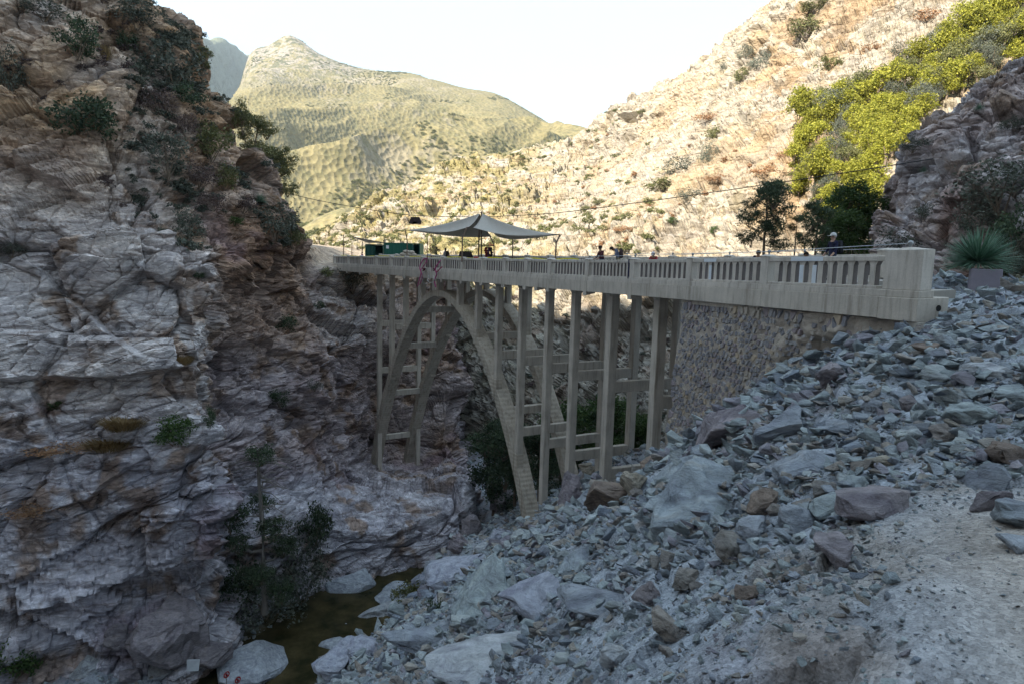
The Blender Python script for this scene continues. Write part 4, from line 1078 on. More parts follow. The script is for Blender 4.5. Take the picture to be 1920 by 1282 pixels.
scat_stones(15000, 9, 40, lambda p, x, y, d_, w_: (w_ < .35) & (p[:, 2] > -26.5) & (fbm(p/1.7, 2, 60)+.42 > 0), 'scree_rubble', 2.4)
scat_stones(60000, 3.5, 13, lambda p, x, y, d_, w_: (w_ < .55) & (p[:, 2] > -28.4) & (fbm(p/1.2, 2, 62)+.5 > 0), 'gravel', 1.6)
scat_stones(15000, 2.0, 13, lambda p, x, y, d_, w_: (w_ >= .35) & (fbm(p/.5, 2, 61) > -.3), 'path_gravel', 3.6)
# ============================================================ VEGETATION
def leafmat(name, cols, trans=.25, rough=.65):
    b = NB(name); r = b.orand(); g = b.new('ShaderNodeNewGeometry').outputs['Random Per Island']
    c = b.ramp(g, [(i/(len(cols)-1), c) for i, c in enumerate(cols)])
    c = b.mix(1, c, b.ramp(r, [(0, .8), (1, 1.2)]), 'MULTIPLY')
    m = b.done(c, None, rough)
    t = b.t; tr = b.new('ShaderNodeBsdfTranslucent'); mx = b.new('ShaderNodeMixShader'); mx.inputs[0].default_value = trans
    b.L(c, tr.inputs[0]); b.L(b.b.outputs[0], mx.inputs[1]); b.L(tr.outputs[0], mx.inputs[2]); b.L(mx.outputs[0], b.n['Material Output'].inputs[0]); return m
LM = {
 'green': leafmat('dark green leaves', [(.032, .052, .030), (.055, .082, .042), (.085, .115, .06)]),
 'grey': leafmat('grey green leaves', [(.055, .065, .050), (.090, .10, .075), (.13, .14, .11)], .15),
 'purple': leafmat('brown purple twigs', [(.065, .045, .045), (.10, .068, .062), (.14, .10, .085)], .1),
 'ochre': leafmat('dry ochre grass', [(.16, .10, .04), (.24, .16, .07), (.32, .22, .10)], .2),
 'rust': leafmat('rusty brush', [(.20, .10, .05), (.28, .15, .08), (.34, .22, .12)], .2),
 'lime': leafmat('yellow green leaves', [(.13, .145, .02), (.25, .25, .03), (.38, .36, .06)], .35),
 'olive': leafmat('olive leaves', [(.08, .09, .035), (.135, .14, .055), (.20, .19, .08)], .25),
 'mid': leafmat('mid green leaves', [(.03, .06, .02), (.055, .095, .025), (.09, .13, .04)], .3),
}
bark = plain('bark', (.15, .115, .085), .9, .3); barkpale = plain('pale bark', (.16, .145, .13), .9, .25)
def leaf_mesh(name, kind, n, size, shell=.55, clumps=26, seed=0, aspect=(1, 1, .8), grassy=False, stems=True, cspread=.22):
    g = np.random.default_rng(seed); C_ = []
    while len(C_) < clumps:
        p = g.uniform(-1, 1, 3)
        r = np.linalg.norm(p)
        if shell < r < 1 and p[2] > -.75: C_.append(p*(g.uniform(.8, 1.08)))
    C_ = np.array(C_); k = g.integers(0, clumps, n)
    P_ = C_[k]*(1-cspread)+g.normal(0, cspread*.62, (n, 3))
    if not grassy:
        A_ = g.normal(0, 1, (n, 3)); A_ /= np.linalg.norm(A_, axis=1)[:, None]; B2 = g.normal(0, 1, (n, 3)); B2 -= (B2*A_).sum(1)[:, None]*A_; B2 /= np.linalg.norm(B2, axis=1)[:, None]
        sz = size*g.uniform(.6, 1.4, n)[:, None]
        P_ = P_*np.array(aspect); q = [P_-A_*sz, P_+B2*sz*.5, P_+A_*sz, P_-B2*sz*.5]
    else:
        r0 = g.uniform(0, .5, n); th = g.uniform(0, 6.283, n); base = np.stack([r0*np.cos(th), r0*np.sin(th), np.full(n, -.8)], 1)
        tip = np.stack([np.cos(th)*(r0+g.uniform(.05, .6, n)), np.sin(th)*(r0+g.uniform(.05, .6, n)), g.uniform(-.1, .6, n)], 1); sd = np.stack([-np.sin(th), np.cos(th), 0*th], 1)*size*.35
        md = (base+tip)/2+np.array([0, 0, .12]); q = [base-sd, md-sd, tip, md+sd]
        q = [a_*np.array(aspect) for a_ in q]
    V_ = np.stack(q, 1).reshape(-1, 3); F_ = np.arange(4*n).reshape(-1, 4)
    if stems:
        bm = bmesh.new()
        for _ in range(stems if stems > 1 else 7):
            c = C_[g.integers(0, clumps)]*np.array(aspect); tube(bm, [(g.uniform(-.06, .06), g.uniform(-.06, .06), -aspect[2]*.98), Vector(c)*.45+Vector((0, 0, -.25)), Vector(c)*.98], .022, 3, .006)
        bmesh.ops.triangulate(bm, faces=[f for f in bm.faces if len(f.verts) > 4])
        bm.verts.index_update(); v2 = np.array([v.co[:] for v in bm.verts]); f2 = [[v.index for v in f.verts] for f in bm.faces]; bm.free()
        f4 = np.array([f for f in f2 if len(f) == 4]); off = len(V_); V_ = np.r_[V_, v2]; nl = len(F_); F_ = np.r_[F_, f4+off]
        me = mesh_np(name, V_, F_, LM[kind], smooth=False); me.materials.append(bark)
        mi = np.zeros(len(me.polygons), np.int32); mi[nl:] = 1; me.polygons.foreach_set('material_index', mi); return me
    return mesh_np(name, V_, F_, LM[kind], smooth=False)
PR = {}
for i, (k, n, sz, asp) in enumerate([('green', 1500, .055, (1, 1, .8)), ('grey', 1300, .045, (1, 1, .85)), ('purple', 1400, .04, (1, 1, .7)), ('rust', 900, .05, (1, 1, .55)), ('lime', 1500, .07, (1, 1, .95)), ('olive', 1300, .06, (1, 1, .8)), ('mid', 1500, .06, (1, 1, .85))]):
    PR[k] = [leaf_mesh('shrub', k, n, sz, .35, 24+4*j, 10*i+j, asp) for j in range(3)]
PR['ochre'] = [leaf_mesh('grass_tuft', 'ochre', 900, .045, .3, 20, 77+j, (1, 1, .8), True, 0) for j in range(2)]
vr = random.Random(4)
def shrub(px, py, w, h, kind, label, keys=('cliff',), name='shrub', cat='shrub', group=None, back=0, pull=.3):
    q = hit(px, py+h*.15, keys)
    if q is None: q = hit(px, py+h*.5, keys)
    if q is None: q = hit(px-w*.4, py+h*.3, keys)
    if q is None: return None
    p = q[0]; d = float(np.array(p)@FW); sx = w*d/FP*.66; sz = h*d/FP*.62/.8
    ctr = Vector(P(px, py, d-sx*pull-back))
    o = obj(name, vr.choice(PR[kind])); o.location = ctr; o.scale = (sx, sx*.9, sz); o.rotation_euler = (0, 0, vr.uniform(0, 6.3))
    o['label'] = label; o['category'] = cat
    if group: o['group'] = group
    return o
LCS = [
 (145,72,82,66,'green','dark green bush high on the left wall under the tan overhang'),
 (82,12,96,44,'grey','grey green bush at the top edge of the left wall'),
 (190,98,40,46,'ochre','tuft of dry ochre grass right of the dark green bush'),
 (255,22,92,52,'grey','olive grey bush at the top of the left wall beside the sky'),
 (240,80,44,48,'green','small green bush below the topmost olive grey bush'),
 (322,112,125,92,'grey','wide airy grey green bush on the skyline of the left wall'),
 (168,226,120,86,'green','broad green bush in the middle of the upper left wall'),
 (262,134,48,34,'green','low green bush right of the ochre tuft'),
 (300,192,84,62,'purple','purplish brown bush in the gully of the left wall'),
 (350,180,76,44,'green','green bush on the ledge under the skyline bush'),
 (312,286,104,76,'grey','pale grey twiggy bush above the slanting rock face'),
 (14,130,64,80,'grey','grey bush at the left picture edge'),
 (372,326,64,56,'purple','brown bush lower in the gully'),
 (396,262,76,66,'olive','olive brown bush on the right shoulder of the left wall'),
 (350,235,60,50,'purple','dusky bush between the gully and the right shoulder'),
 (420,330,56,46,'olive','small olive bush on the right shoulder'),
 (455,380,50,40,'purple','dusky shrub below the right shoulder'),
 (515,412,92,62,'grey','grey twiggy shrub on the outer edge of the left wall'),
 (548,440,50,46,'olive','olive shrub at the lower end of the skyline'),
 (400,375,60,40,'purple','brown shrub left of the spiky yucca'),
 (20,462,50,34,'grey','small grey shrub low at the left picture edge'),
 (440,415,34,16,'mid','bright green patch on the bare earth slope'),
 (372,516,26,14,'green','tiny green tuft near the buttress top'),
 (350,420,60,60,'grey','faint grey shrub on the buttress crest'),
 (537,604,46,34,'green','dark shrub on the gorge wall below the road'),
 (524,743,40,36,'green','round dark green bush in the middle of the gorge wall'),
 (392,784,26,44,'green','narrow dark shrub in the cleft beside the buttress'),
 (330,806,66,54,'mid','green bush above the grassy ledge'),
 (342,672,46,24,'ochre','tuft of straw coloured grass on the buttress edge'),
 (232,792,92,26,'ochre','strip of dry grass on the ledge above the pale rock'),
 (205,830,100,24,'ochre','longest strip of yellow grass on the lower ledge'),
 (105,842,110,20,'rust','rusty dry growth left of the yellow grass strip'),
 (60,955,96,26,'rust','brown dry growth on the low left ledge'),
 (25,1236,76,70,'mid','green bush in the bottom left corner'),
 (662,520,70,50,'grey','grey green bush in the shade under the left end of the bridge'),
 (610,300+210,30,20,'olive','small olive shrub beside the road cut'),
 (600,575,26,20,'green','small dark shrub below the road bench'),
 (105,760,26,16,'mid','small green tuft on the middle ledge'),
 (455,215,40,60,'olive','leafy shrub jutting over the skyline near the far valley'),
 (590,720,30,22,'grey','small grey shrub left of the first column'),
]
for x, y, w_, h_, k, lb in LCS: shrub(x, y, w_, h_, k, lb, name='grass_tuft' if k == 'ochre' else 'shrub', cat='dry grass' if k == 'ochre' else 'shrub')
def tree(base, height, crown_w, kind, label, cat='tree', group=None, bare=.3, seed=0, crowns=5, name='tree', lean=(0, 0), ctop=1.0, cb=.35, thin=1.0, bk=None):
    g = random.Random(seed); base = Vector(base)
    t = thing(name, label, cat, base, group); bm = bmesh.new()
    top = Vector((lean[0]*height, lean[1]*height, height)); pts = [Vector((g.uniform(-.03, .03)*height*f, g.uniform(-.03, .03)*height*f, 0))+top*f for f in (0, .25, .5, .75, .95)]
    pts[0].z -= .4
    tube(bm, pts, height*.022, 7, height*.006)
    tips = []
    for i in range(crowns):
        f = cb+(ctop-cb)*(i+.5)/crowns; st = top*min(f, .95)*.85; an = i*2.4+g.uniform(-.5, .5); rad = crown_w*.5*g.uniform(.35, .75)*(1-.5*abs(f-.6))
        tp = Vector((math.cos(an)*rad, math.sin(an)*rad, 0))+top*f; tube(bm, [st, (st+tp)/2+Vector((0, 0, -.04*height)), tp], height*.010, 5, height*.003); tips.append(tp)
    tips.append(top*.92)
    if bare:
        for i in range(int(16*bare)):
            f = g.uniform(.35, .95); an = g.uniform(0, 6.3); L_ = crown_w*.35; st = top*f; tube(bm, [st, st+Vector((math.cos(an)*L_*.5, math.sin(an)*L_*.5, .05*L_)), st+Vector((math.cos(an)*L_, math.sin(an)*L_, -.12*L_))], height*.005, 4, height*.0015)
    fin(bm, 'trunk', bk or bark, t)
    for tp in tips:
        o = obj('crown', g.choice(PR[kind]), t); o.location = tp; s = crown_w*g.uniform(.34, .50)*thin; o.scale = (s, s, s*g.uniform(.75, 1.0)); o.rotation_euler = (0, 0, g.uniform(0, 6.3))
    return t
def tree_px(px, ybase, ytop, wpx, kind, label, d=None, keys=('cliff', 'scree', 'hill'), **kw):
    if d is None:
        q = hit(px, ybase, keys)
        if q is None: return
        d = float(np.array(q[0])@FW)
    b0 = P(px, ybase, d); H = (ybase-ytop)*d/FP; return tree(b0, H, wpx*d/FP, kind, label, **kw)
tree_px(496, 1140, 815, 150, 'green', 'thin half bare tree with a pale trunk rising from the gorge floor', d=47.5, bare=1.8, seed=3, crowns=7, cb=.05, ctop=.62, bk=barkpale, thin=.6, name='gorge_tree')
for i, (x, y, w_, h_, k, lb) in enumerate([(455,1085,90,80,'green','dense dark bush left of the half bare tree'), (565,1065,110,110,'grey','dense dusky bush right of the half bare tree'), (500,1120,150,60,'grey','low grey green growth at the foot of the half bare tree'), (590,985,70,80,'green','loose dark foliage against the rock right of the bare trunk'), (430,960,60,70,'green','dark foliage in the hollow left of the bare trunk'),
    (770,1120,80,60,'olive','dark reedy clump in the pool'), (815,1145,44,60,'green','dark clump under the edge of the scree'),(905,1075,24,18,'mid','little green plant at the edge of the scree')]):
    shrub(x, y, w_, h_, k, lb, keys=('cliff', 'scree'), pull=.6)
for i, (x, yb, yt, w_, k, lb) in enumerate([(925,960,790,90,'green','dark tree in the hollow left of the right arch leg'), (965,940,800,90,'green','dark tree directly behind the right arch leg'), (1050,900,770,90,'mid','green tree seen between the tall columns'), (1130,880,760,100,'mid','green tree behind the two right hand columns'), (1190,860,790,70,'mid','green bushy tree right of the last far column'), (1010,930,800,80,'green','dark tree between arch leg and the first column')]):
    tree_px(x, yb, yt, w_, k, lb, d=[70, 62, 64, 60, 52, 58][i], seed=40+i, bare=0, crowns=6, cb=.15, name='bushy_tree', thin=1.15)
for i, (x, yb, yt, w_, lb) in enumerate([(470,330,222,78,'small oak leaning over the skyline of the left wall'), (512,402,285,88,'sparse oak overhanging the valley from the left wall'), (378,150,90,34,'stunted tree on the skyline below the tan overhang')]):
    tree_px(x, yb, yt, w_, 'olive', lb, d=[63, 67, 60][i], seed=60+i, bare=.6, crowns=5, name='oak_tree', thin=.8, lean=(.15, 0))
tree_px(1432, 476, 350, 100, 'green', 'tall dark tree standing just behind the far railing', d=40, seed=71, bare=.2, crowns=9, cb=.1, name='broadleaf_tree', thin=.8)
tree_px(1528, 476, 385, 84, 'green', 'shorter dark tree right of the tall dark tree', d=37, seed=72, bare=.2, crowns=7, cb=.1, name='broadleaf_tree', thin=.8)
tree_px(1490, 470, 405, 40, 'olive', 'thin twiggy tree between the two dark trees', d=40, seed=73, bare=1, crowns=3, name='broadleaf_tree', thin=.7)
tree_px(1600, 470, 360, 100, 'mid', 'rich green tree in the corner beside the crag', d=46, seed=74, bare=0, crowns=8, cb=.1, name='broadleaf_tree')
tree_px(1565, 476, 410, 80, 'mid', 'green tree filling the gap left of the crag', d=43, seed=75, bare=0, crowns=6, cb=.1, name='broadleaf_tree')
for x, y, w_, h_, k, lb in [(1620,452,90,44,'grey','greyish bush behind the person with the cap'), (1690,452,100,50,'grey','grey green bush at the foot of the crag'), (1880,345,150,90,'grey','big grey green bush spreading over the crag'), (1830,400,90,70,'grey','shadowy bush above the big yucca'), (1905,430,90,80,'green','dark bush right of the big yucca'),
    (1712,268,60,30,'grey','pale bush on the skyline of the crag'), (1735,400,50,34,'grey','small grey bush in the cleft of the crag'), (1905,500,70,60,'grey','bush behind the stone planter'), (1900,230,50,36,'grey','bush high on the crag')]:
    shrub(x, y, w_, h_, k, lb, keys=('crag', 'hill'), pull=.3)
# trees of the sunlit slope
poly = [(1500,235),(1570,205),(1640,170),(1700,120),(1790,70),(1880,15),(1925,10),(1925,115),(1850,150),(1780,195),(1722,232),(1700,290),(1650,330),(1625,420),(1560,430),(1510,390),(1480,320)]
def inpoly(x, y):
    c = False
    for i in range(len(poly)):
        a_, b_ = poly[i], poly[i-1]
        if (a_[1] > y) != (b_[1] > y) and x < (b_[0]-a_[0])*(y-a_[1])/(b_[1]-a_[1])+a_[0]: c = not c
    return c
k = 0; placed = []
while k < 95 and len(placed) < 95:
    x, y = vr.uniform(1470, 1930), vr.uniform(5, 430)
    if not inpoly(x, y): continue
    if any((x-a_)**2+(y-b_)**2 < 21**2 for a_, b_ in placed):
        k += .05; continue
    placed.append((x, y))
placed.sort(key=lambda q: q[1])
for i, (x, y) in enumerate(placed):
    kd = vr.choices(['lime', 'olive', 'grey'], [.66, .24, .10])[0]; w_ = vr.uniform(50, 84)
    q = hit(x, y+14, ('hill',))
    if q is None: continue
    d_ = float(np.array(q[0])@FW); s = w_*d_/FP*.5
    t = thing('hill_tree', 'leafy yellow green tree in the sunlit grove on the right hillside' if kd == 'lime' else 'duller olive or grey tree in the sunlit grove on the right hillside', 'tree', q[0], 'trees of the sunlit grove')
    bm = bmesh.new(); tube(bm, [(0, 0, -.5), (.1*s, 0, s*.6), (0, .1*s, s*1.2)], s*.09, 5, s*.03); fin(bm, 'trunk', bark, t)
    for j in range(3):
        o = obj('crown', vr.choice(PR[kd]), t); an = vr.uniform(0, 6.3); o.location = (math.cos(an)*s*.45, math.sin(an)*s*.45, s*(.85+.35*j)); ss_ = s*vr.uniform(.62, .85); o.scale = (ss_, ss_, ss_*.9); o.rotation_euler = (0, 0, an)
for x, y, w_, h_, k, lb in [(1512,50,62,40,'olive','round olive bush near the top of the sunlit slope'), (1556,120,54,32,'olive','dark olive bush above the yellow green grove'), (1432,116,56,44,'grey','grey green bush on a rocky knob of the slope'), (1396,98,34,30,'grey','wispy bush standing on the skyline'), (1393,140,36,26,'olive','small olive bush below the skyline'),
    (1358,125,24,16,'grey','tiny bush on the skyline ridge'), (1326,222,60,30,'rust','rusty brown bush in the middle of the slope'), (1346,250,50,26,'olive','olive bush just under the rusty bush'), (1330,290,50,44,'grey','pale bush on the lower middle slope'), (1272,315,70,44,'grey','wide pale bush above the cable'), (1240,345,70,26,'olive','low olive bush beside the wide pale bush'),
    (1300,365,60,30,'grey','pale bush touching the cable'), (1100,392,26,16,'olive','small round bush above the white tent edge'), (1125,380,30,14,'olive','small bush on the pale slope right of the tent'), (1082,430,34,22,'olive','small bush behind the right tent pole'), (1345,335,44,26,'rust','reddish brush right of the pale bushes'), (1440,320,70,30,'rust','reddish brush left of the grove'), (1480,290,50,26,'rust','rusty brush at the left rim of the grove'),
    (1470,350,50,24,'olive','olive brush under the reddish brush'), (1530,10,60,22,'olive','olive bush at the top edge of the slope'), (1740,30,70,30,'rust','brown brush above the grove'), (1640,90,50,24,'rust','brown brush on the upper slope'), (1640,150,50,26,'grey','grey brush above the grove'), (1540,175,46,24,'olive','olive brush at the upper left of the grove'),
    (1260,415,20,14,'mid','tiny green bush on the pale slope above the railing'), (1340,432,20,16,'mid','tiny green bush near the tall dark tree'), (1170,430,40,18,'rust','low brown bush behind the two people'), (1205,210,22,12,'olive','small bush on the ridge line'), (1120,248,24,12,'olive','small bush low on the ridge line')]:
    shrub(x, y, w_, h_, k, lb, keys=('hill',), pull=.2)
# uncountable brush on the hillside and the far mountain
def vscat(Gd, n, cond, name, proto, lo, hi, zsq=.7, seed=1):
    g_ = np.random.default_rng(seed); Vg = Gd.reshape(-1, 3); idx = g_.integers(0, len(Vg), n*8); P3 = Vg[idx]; x, y, d_ = pj(P3)
    ok = cond(P3, x, y, d_); P3 = P3[ok][:n]; k_ = len(P3); s = lo+(hi-lo)*g_.random(k_)**1.6
    scatter(name, P3+np.array([0, 0, .2])*s[:, None], np.stack([s, s, s*zsq], 1), np.stack([0*s, 0*s, g_.uniform(0, 6.3, k_)], 1), proto)
def carrier(kind, px, py, w_, h_, lb, keys):
    return shrub(px, py, w_, h_, kind, lb, keys=keys)
low = {k: leaf_mesh('shrub', k, 260, .13, .3, 14, 200+i, (1, 1, .75), False, 0) for i, k in enumerate(('olive', 'rust', 'green', 'purple', 'grey'))}
def lowshrub(kind, px, py, w_, keys, lb):
    q = hit(px, py, keys); d_ = float(np.array(q[0])@FW); s = w_*d_/FP*.5; o = obj('shrub', low[kind]); o.location = q[0]+Vector((0, 0, s*.3)); o.scale = (s, s, s*.75); o['label'] = lb; o['category'] = 'shrub'; return o
c1 = lowshrub('olive', 1010, 380, 20, ('hill',), 'olive bush above and right of the tent peak'); c2 = lowshrub('rust', 1190, 330, 22, ('hill',), 'brown bush on the pale slope in line with the valley notch'); c3 = lowshrub('purple', 1120, 690, 30, ('hill',), 'dusky bush seen between the bridge columns'); c4 = lowshrub('grey', 1215, 640, 26, ('hill',), 'grey bush left of the abutment in the gap')
vscat(GRH, 950, lambda p, x, y, d_: (x < 1240) & (y < 475) & (x > 560) & (fbm(p/9, 2, 411)+(1060-x)/700 > .0), 'hillside_brush', c1, .5, 1.7, .7, 2)
vscat(GRH, 170, lambda p, x, y, d_: (x < 1500) & (x > 900) & (y < 475) & (y > 120) & (fbm(p/12, 2, 412) > .05), 'hillside_dry_brush', c2, .4, 1.3, .6, 3)
vscat(GRH, 140, lambda p, x, y, d_: (x < 1300) & (x > 900) & (y > 560) & (y < 800), 'gorge_brush', c3, .3, .9, .7, 4)
vscat(GRH, 140, lambda p, x, y, d_: (x < 1300) & (x > 880) & (y > 580) & (y < 840), 'gorge_grey_brush', c4, .3, 1.0, .7, 5)
cm = obj('shrub', low['olive']); cm.location = P(800, 300, 900); cm.scale = (5, 5, 4); cm['label'] = 'dark bush on the far mountain below its rounded shoulder'; cm['category'] = 'shrub'
def fmsnap(o):
    pass
vscat(GFM, 16000, lambda p, x, y, d_: (x > 440) & (x < 1120) & (ridged((p@rotm('Z', 28).T)/np.array([210, 620, 1200]), 2, 801, .38)+.9*fbm(p/40, 2, 413) < .22), 'mountain_chaparral', cm, 1.4, 3.8, .7, 6)
vscat(GLC, 420, lambda p, x, y, d_: (x > 240) & (x < 570) & (y > 0) & (y < 470) & (d_ < 72) & (fbm(p/5, 2, 414) > -.1), 'cliff_brush', c4, .35, 1.2, .8, 7)
vscat(GLC, 200, lambda p, x, y, d_: (x > 0) & (x < 300) & (y > 0) & (y < 420) & (d_ < 72) & (fbm(p/4, 2, 415) > .12), 'cliff_dusky_brush', c3, .3, .8, .8, 8)
# ============================================================ PROPS
M = {}
def m_(name, c, r=.7, **k):
    if name not in M: M[name] = plain(name, c, r, .12, **k)
    return M[name]
def on_deck(px, n, dz=0.0):
    """point on the deck seen at picture column px, n metres in from the near rail"""
    best = min(np.linspace(S0-8, S1, 1500), key=lambda s: abs(proj(at(s, n, -.97))[0]-px)); p = at(best, n, -.97+dz); return Vector(p), best
steel = m_('rusty steel pole', (.16, .11, .08), .6); blk = m_('black plastic', (.018, .018, .022), .5); canv = m_('tan sail canvas', (.36, .33, .29), .9)
# shade sail
tent = thing('shade_sail', 'large grey peaked shade sail stretched over the middle of the deck', 'canopy', tuple(P(903, 476, 55)))
def loc(v): return Vector(v)-tent.location
pk = Vector(P(902, 401, 56)); CL, CF, CR_, CB = Vector(P(764, 432, 66)), Vector(P(878, 427, 52.5)), Vector(P(1048, 440, 47)), Vector(P(925, 444, 60))
def sail(c0, c1, n=14, m=10, sag=.16):
    V_, F_ = [], []
    for i in range(n+1):
        f = i/n; e_ = c0.lerp(c1, f); mid = (c0+c1)/2
        pull = 4*f*(1-f)*.20; e_ = e_.lerp(Vector((pk.x, pk.y, e_.z)), pull); e_.z -= .28*4*f*(1-f)
        for j in range(m+1):
            g = j/m; p = pk.lerp(e_, g); p.z -= (4*g*(1-g))*(pk.z-e_.z)*sag; V_.append(loc(p))
    for i in range(n):
        for j in range(m): a_ = i*(m+1)+j; F_.append((a_, a_+1, a_+m+2, a_+m+1))
    return V_, F_
for nm, pr in (('left_sail', (CB, CL, CF)), ('right_sail', (CF+Vector((.25, 0, 0)), CR_, CB+Vector((.3, 0, 0))))):
    bm = bmesh.new()
    for a_, b_ in zip(pr[:-1], pr[1:]):
        V_, F_ = sail(a_, b_); vs = [bm.verts.new(v+(Vector((.12, 0, 0)) if nm[0] == 'r' else Vector((-.12, 0, 0)))) for v in V_]
        for f in F_: bm.faces.new([vs[k] for k in f])
    bmesh.ops.remove_doubles(bm, verts=bm.verts, dist=.002)
    bmesh.ops.solidify(bm, geom=list(bm.faces), thickness=.02)
    fin(bm, 'sail', canv, tent, smooth=True)
def pole(parent, pts, r=.05, mat=None, name='pole'):
    bm = bmesh.new(); tube(bm, [Vector(p)-parent.location for p in pts], r, 6); return fin(bm, name, mat or steel, parent)
def V3(px, py, d): return Vector(P(px, py, d))
pole(tent, [V3(763, 484, 66), V3(763.5, 452, 66), V3(760, 433, 66), CL], .05)
pole(tent, [V3(866, 492, 52.5), V3(867, 446, 52.5), V3(875, 427, 52.5), CF], .055)
pole(tent, [V3(1041, 488, 47), V3(1043, 456, 47), V3(1050, 441, 47), CR_], .055)
pole(tent, [V3(926, 484, 60), V3(926, 458, 60), V3(919, 444, 60)], .05)
pole(tent, [V3(902.5, 492, 56), V3(902.5, 398, 56)], .06, name='mast'); pole(tent, [V3(897, 492, 55), V3(898.5, 432, 56)], .06, name='mast')
# small lean-to sail
t2 = thing('lean_to_sail', 'small dark triangular sail sloping down to the roof of the green containers', 'canopy', tuple(P(690, 455, 88)))
bm = bmesh.new(); q = [V3(654, 442.5, 90), V3(724, 456, 84), V3(690, 456, 90), V3(668, 448, 91)]; vs = [bm.verts.new(v-t2.location) for v in q]; bm.faces.new(vs); bmesh.ops.solidify(bm, geom=list(bm.faces), thickness=.05); fin(bm, 'sail', canv, t2)
for i, (x, yt, lb) in enumerate([(644, 440, 'tallest thin pole at the left end of the bridge'), (659.5, 456, 'short thin pole second from the left end'), (679, 453, 'thin pole beside the left green container'), (961, 448, 'thin dark post standing alone right of the shade sail masts')]):
    d_ = [86, 86, 88, 56][i]; o = thing('thin_pole', lb, 'pole', tuple(P(x, 490, d_))); pole(o, [V3(x, 490, d_), V3(x+.5, yt, d_)], .05)
# shipping containers
cg = m_('green container paint', (.02, .12, .085), .55); cg2 = m_('darker green container paint', (.018, .085, .07), .55)
def container(px0, px1, ytop, d, label, mat, open_from, zb=None):
    p0 = V3(px0, ytop, d); W = (px1-px0)*d/FP; H = 2.6; D = 2.4; yaw = math.radians(-4)
    t = thing('shipping_container', label, 'shipping container', (p0.x, p0.y, p0.z-H)); t.rotation_euler = (0, 0, yaw)
    bm = bmesh.new(); bxl(bm, 0, W, .08, .11, .15, H-.12) if False else None
    n = int(W*open_from/.22)
    for i in range(n): bxl(bm, i*.22, i*.22+.12, .0, .05, .16, H-.13)
    bxl(bm, 0, W*open_from, .052, .09, .15, H-.12); bxl(bm, 0, W, D-.05, D, .15, H-.12); bxl(bm, 0, .06, .092, D-.052, .15, H-.12); bxl(bm, W-.06, W, .092, D-.052, .15, H-.12); bxl(bm, 0, W, 0.092, D-.052, .14, .2); fin(bm, 'wall', mat, t)
    bm = bmesh.new(); bxl(bm, -.01, W+.01, -.01, D+.01, H-.11, H); fin(bm, 'roof', mat, t)
    bm = bmesh.new(); bxl(bm, -.01, W+.01, -.02, D+.01, 0, .14)
    for x in (-.02, W-.1): bxl(bm, x, x+.12, -.03, -.012, .142, H-.112)
    fin(bm, 'frame', cg2, t)
    for k, x in enumerate((W*open_from*.35, W*open_from*.7)):
        bm = bmesh.new(); bxl(bm, x, x+.04, -.05, -.02, .2, H-.2); fin(bm, 'lock_bar', m_('bar', (.05, .16, .12), .5), t)
    bm = bmesh.new(); bxl(bm, .02, .06, .3, .5, .3, .5); 
    bm.free()
    return t, W, H
t, W, H = container(720, 788, 455, 85, 'green shipping container with a white notice and its right hand door open', cg, .80)
bm = bmesh.new(); bxl(bm, .28, .62, -.035, -.022, H-.75, H-.35); fin(bm, 'notice', m_('white paper', (.7, .7, .7), .8), t)
bm = bmesh.new(); bxl(bm, W*.79, W*.83, -.9, -.02, .2, H-.15); fin(bm, 'door', cg2, t)
bm = bmesh.new(); bxl(bm, W*.66, W*.70, -.03, -.012, H-1.0, H-.75); fin(bm, 'vent', blk, t)
container(685, 719, 458, 87, 'darker green container in the shade of the small sail, half open', cg2, .55)
# pallet and bags near containers
o = thing('sand_bags', 'pale heap of bags in front of the open green container', 'bags', tuple(P(766, 480, 75)))
bm = bmesh.new()
for x, z in ((-.6, .15), (0, .15), (.55, .12), (-.25, .45), (.3, .4)): bmesh.ops.create_icosphere(bm, subdivisions=2, radius=1, matrix=Matrix.Translation((x, 0, z)) @ Matrix.Diagonal((.4, .3, .2, 1)))
fin(bm, 'bag', m_('sack cloth', (.38, .33, .27), .9), o, smooth=True)
# covered box (black)
p, s = on_deck(873, 2.5); o = thing('covered_grill', 'black tapered equipment hood standing on the deck under the shade sail', 'equipment box', p); o.rotation_euler = (0, 0, .1)
d_ = float(np.array(p)@FW); hw = 15*d_/FP; bm = bmesh.new(); bxl(bm, -hw, hw, -.5, .5, .55, .80); box8(bm, [(-hw, -.5, .80), (hw, -.5, .80), (hw, .5, .80), (-hw, .5, .80), (-hw*.75, -.4, 1.42), (hw*.62, -.4, 1.42), (hw*.62, .4, 1.42), (-hw*.75, .4, 1.42)]); fin(bm, 'hood', m_('charcoal paint', (.06, .05, .045), .6), o, .02)
for sx in (-1, 1):
    for sy in (-1, 1):
        bm = bmesh.new(); bxl(bm, sx*hw*.9-.04, sx*hw*.9+.04, sy*.42-.04, sy*.42+.04, 0, .549); fin(bm, 'leg', blk, o)
